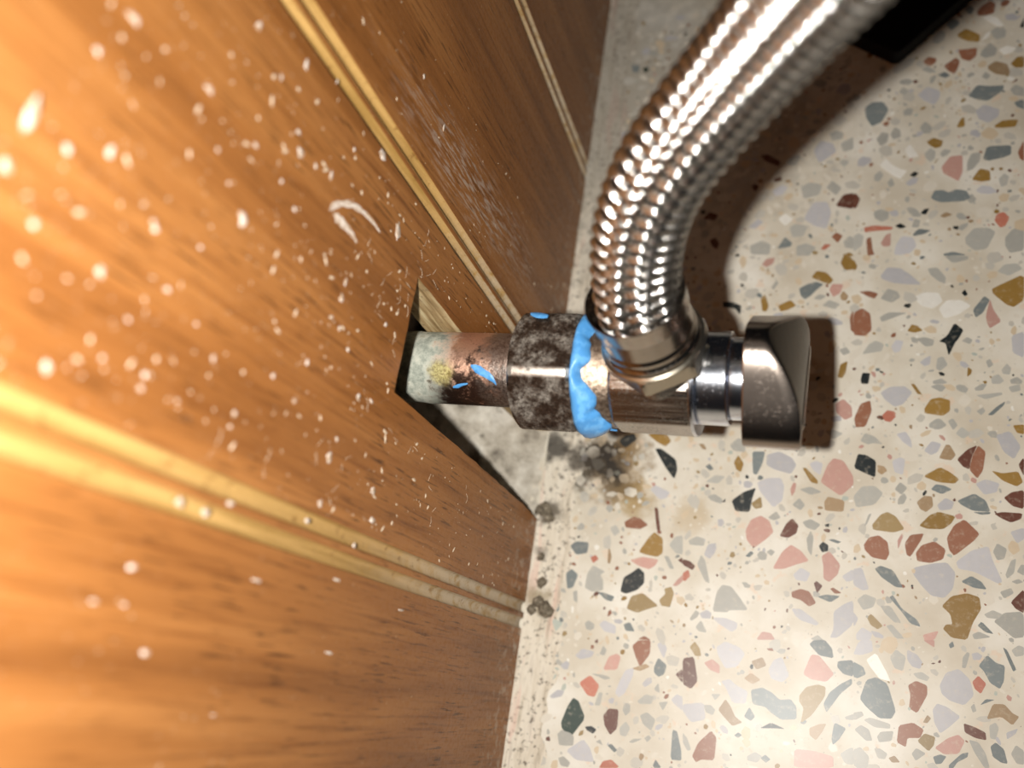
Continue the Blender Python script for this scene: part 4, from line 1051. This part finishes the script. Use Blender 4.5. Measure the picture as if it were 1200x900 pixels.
for t in (.25, .5, .75): rings.append(kring(KR, lambda a, b, t=t: K0 + .22 + (kh(a, b) - .5) * t))
rings.append(kring(KR, lambda a, b: K0 + kh(a, b) - .28)); rings.append(kring(KR - .12, lambda a, b: K0 + kh(a, b) - .08)); rings.append(kring(KR - .35, lambda a, b: K0 + kh(a, b)))
for rad in (10.5, 9, 7.5, 6, 4.5, 3, 1.5, .3): rings.append(kring(rad, lambda a, b: K0 + kh(a, b)))
kv, kf = rings_mesh(rings)
nk0 = len(rings) - 9
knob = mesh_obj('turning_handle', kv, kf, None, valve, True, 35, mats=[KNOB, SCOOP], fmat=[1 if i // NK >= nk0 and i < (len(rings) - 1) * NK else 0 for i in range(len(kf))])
# grip bar across the end
bd = Vector((0, -sin(sc), cos(sc))); nd = Vector((0, cos(sc), sin(sc)))
sec = []
for L_, x, wv_ in ((10.9, K0 + KL - .9, 1.25), (10.9, K0 + KL + .05, 1.25), (10.6, K0 + KL + .28, 1.0)):
    ring = []
    for j in range(28):
        th = 2 * pi * j / 28; ca, sa = cos(th), sin(th)
        p = bd * (L_ * (abs(ca) ** .25) * (1 if ca > 0 else -1)) + nd * (wv_ * (abs(sa) ** .5) * (1 if sa > 0 else -1) - 1.0)
        ring.append((x, p.y, p.z))
    sec.append(ring)
mesh_obj('grip_bar', *rings_mesh(sec), KNOB, knob, True, 35)

# ---------------------------------------------------------------- braided hose
hose = thing('braided_hose', 'braided stainless steel flexible hose rising from the chrome valve', 'hose', AX, (0, 0, RZ))
h6 = polyrad([266 + 60 * k for k in range(6)], 9.6)
def hn_r(th, s, r): return min(h6(th), r)
mesh_obj('hose_nut', *lathe([(9.6, 6), (9.6, 9.3), (9.75, 9.55), (12.2, 9.55), (12.9, 9.2), (13.5, 8.7), (13.7, 8.5), (13.7, 6)], hn_r, 180, FR), HNUT, hose, True, 20)
mesh_obj('washer_ring', *lathe([(13.2, 7), (13.2, 9.0), (13.5, 9.3), (13.9, 9.3), (14.3, 8.9), (14.5, 7)], None, 96, FR), HNUT, hose, True, 30)
fer = [(14.2, 7), (14.3, 8.5), (14.7, 8.8), (15.2, 8.75), (15.6, 8.4), (16.2, 8.3), (16.7, 8.45), (17.1, 8.4), (17.5, 8.15), (17.8, 8.15), (21.6, 8.2), (21.7, 8.35), (22.0, 8.45), (25.2, 8.62), (25.5, 8.68), (25.62, 8.6), (25.55, 8.42), (25.0, 8.3), (18, 7.95), (18, 7)]
mesh_obj('ferrule', *lathe(fer, None, 128, FR, True, False), FERR, hose, True, 35)

# centre line in valve space
Rm = Matrix.Rotation(-RZ, 3, 'Z')
def loc(p): return Rm @ (Vector(p) - Vector(AX))
ctrl = [tuple(O + A * 14), tuple(O + A * 24)] + [tuple(loc(p)) for p in [(43.1, -14.07, 96.08), (46.59, -9.67, 105.8), (51.68, -6.3, 112.24), (58.89, -2.57, 119.32), (63.98, -2.0, 125.98), (68.62, -2.55, 132.92), (72.02, -3.33, 138.37), (75.48, -4.88, 144.41)] + [(82.0, -6.5, 156.0), (91.0, -6.0, 169.0), (103.0, -3.0, 180.0)]]
def catmull(P, m=40):
    P = [Vector(p) for p in P]; P = [P[0] * 2 - P[1]] + P + [P[-1] * 2 - P[-2]]; out = []
    for i in range(1, len(P) - 2):
        for k in range(m):
            t = k / m
            out.append(.5 * ((2 * P[i]) + (P[i + 1] - P[i - 1]) * t + (2 * P[i - 1] - 5 * P[i] + 4 * P[i + 1] - P[i + 2]) * t * t + (3 * P[i] - P[i - 1] - 3 * P[i + 1] + P[i + 2]) * t ** 3))
    return out
cl = np.array([tuple(p) for p in catmull(ctrl)])
for _ in range(700): cl[1:-1] = cl[1:-1] * .5 + (cl[:-2] + cl[2:]) * .25
seg = np.linalg.norm(np.diff(cl, axis=0), axis=1); arc = np.concatenate([[0], np.cumsum(seg)])
LEN = arc[-1]; NP = 1500
ss = np.linspace(0, LEN, NP)
ctr = np.stack([np.interp(ss, arc, cl[:, i]) for i in range(3)], 1)
tan = np.gradient(ctr, axis=0); tan /= np.linalg.norm(tan, axis=1)[:, None]
nrm = np.zeros_like(tan); u = np.array([1.0, 0, 0]); 
for i in range(NP):
    u = u - tan[i] * u.dot(tan[i]); u /= np.linalg.norm(u); nrm[i] = u
bin_ = np.cross(tan, nrm)
HR = 6.95; NB = 8; KK = .335; AMP = .46; NWIRE = 5; WR = .158; WGAP = .29
def strand(hand, i):
    th = 2 * pi * i / NB + hand * KK * ss + .2
    r = HR + hand * AMP * np.cos(NB * KK * ss)
    er = nrm * np.cos(th)[:, None] + bin_ * np.sin(th)[:, None]
    et = -nrm * np.sin(th)[:, None] + bin_ * np.cos(th)[:, None]
    beta = math.atan(HR * KK)
    along = tan * cos(beta) + et * hand * sin(beta)
    side = np.cross(er, along); side /= np.linalg.norm(side, axis=1)[:, None]
    V = []; F = []; M = 5
    for w in range(NWIRE):
        off = (w - (NWIRE - 1) / 2) * WGAP
        cen = ctr + er * (r - .30 * (off / .6) ** 2)[:, None] + side * off
        base = w * NP * M
        ring = np.stack([cen + er * (WR * cos(2 * pi * j / M + pi / 2)) + side * (WR * sin(2 * pi * j / M + pi / 2)) for j in range(M)], 1)
        V.append(ring.reshape(-1, 3))
        a = np.arange(NP - 1)[:, None] * M + np.arange(M)[None, :]
        b = np.arange(NP - 1)[:, None] * M + (np.arange(M)[None, :] + 1) % M
        F.append(np.stack([a, b, b + M, a + M], -1).reshape(-1, 4) + base)
    V = np.concatenate(V) * MM; F = np.concatenate(F)
    me = bpy.data.meshes.new('braid_strand')
    me.vertices.add(len(V)); me.vertices.foreach_set('co', V.astype(np.float32).ravel())
    me.loops.add(F.size); me.loops.foreach_set('vertex_index', F.astype(np.int32).ravel())
    me.polygons.add(len(F)); me.polygons.foreach_set('loop_start', np.arange(0, F.size, 4, dtype=np.int32))
    me.update(calc_edges=True)
    me.polygons.foreach_set('use_smooth', np.ones(len(F), dtype=bool))
    me.materials.append(WIRE)
    o = bpy.data.objects.new('braid_strand', me); COL.objects.link(o); o.parent = hose
for i in range(NB):
    for hand in (-1, 1): strand(hand, i)
rings = []
for i in range(0, NP, 12):
    rings.append([tuple(ctr[i] + (nrm[i] * cos(2 * pi * j / 32) + bin_[i] * sin(2 * pi * j / 32)) * (HR - .5)) for j in range(32)])
mesh_obj('inner_tube', *rings_mesh(rings), DK, hose, True, 40)

# ---------------------------------------------------------------- black rubber piece on the floor
b0 = Vector((86.7, 97.2, 0)); e1 = Vector((.695, .719, 0)); e2 = Vector((-.80, .60, 0))
rb = []
for z, ins in ((0, .3), (.3, 0), (4.2, 0), (4.8, .25), (5, .8)):
    L_ = 75
    cs = [b0 + e1 * ins + e2 * ins, b0 + e1 * L_ + e2 * ins, b0 + e1 * L_ + e2 * (26 - ins), b0 + e1 * ins + e2 * (24 - ins)]
    ring = []
    for k in range(4):
        p, pn, pp = cs[k], cs[(k + 1) % 4], cs[k - 1]
        for t in (0, .25, .5, .75, 1):
            a = p + (pp - p).normalized() * 2.0; bq = p + (pn - p).normalized() * 2.0
            qv = a * (1 - t) ** 2 + p * 2 * t * (1 - t) + bq * t * t
            ring.append((qv.x, qv.y, z + .02))
    rb.append(ring)
strip = mesh_obj('rubber_strip', *rings_mesh(rb), RUB, None, True, 30)
tag(strip, 'black rubber strip lying on the terrazzo in the shadow of the braided hose', 'strip')
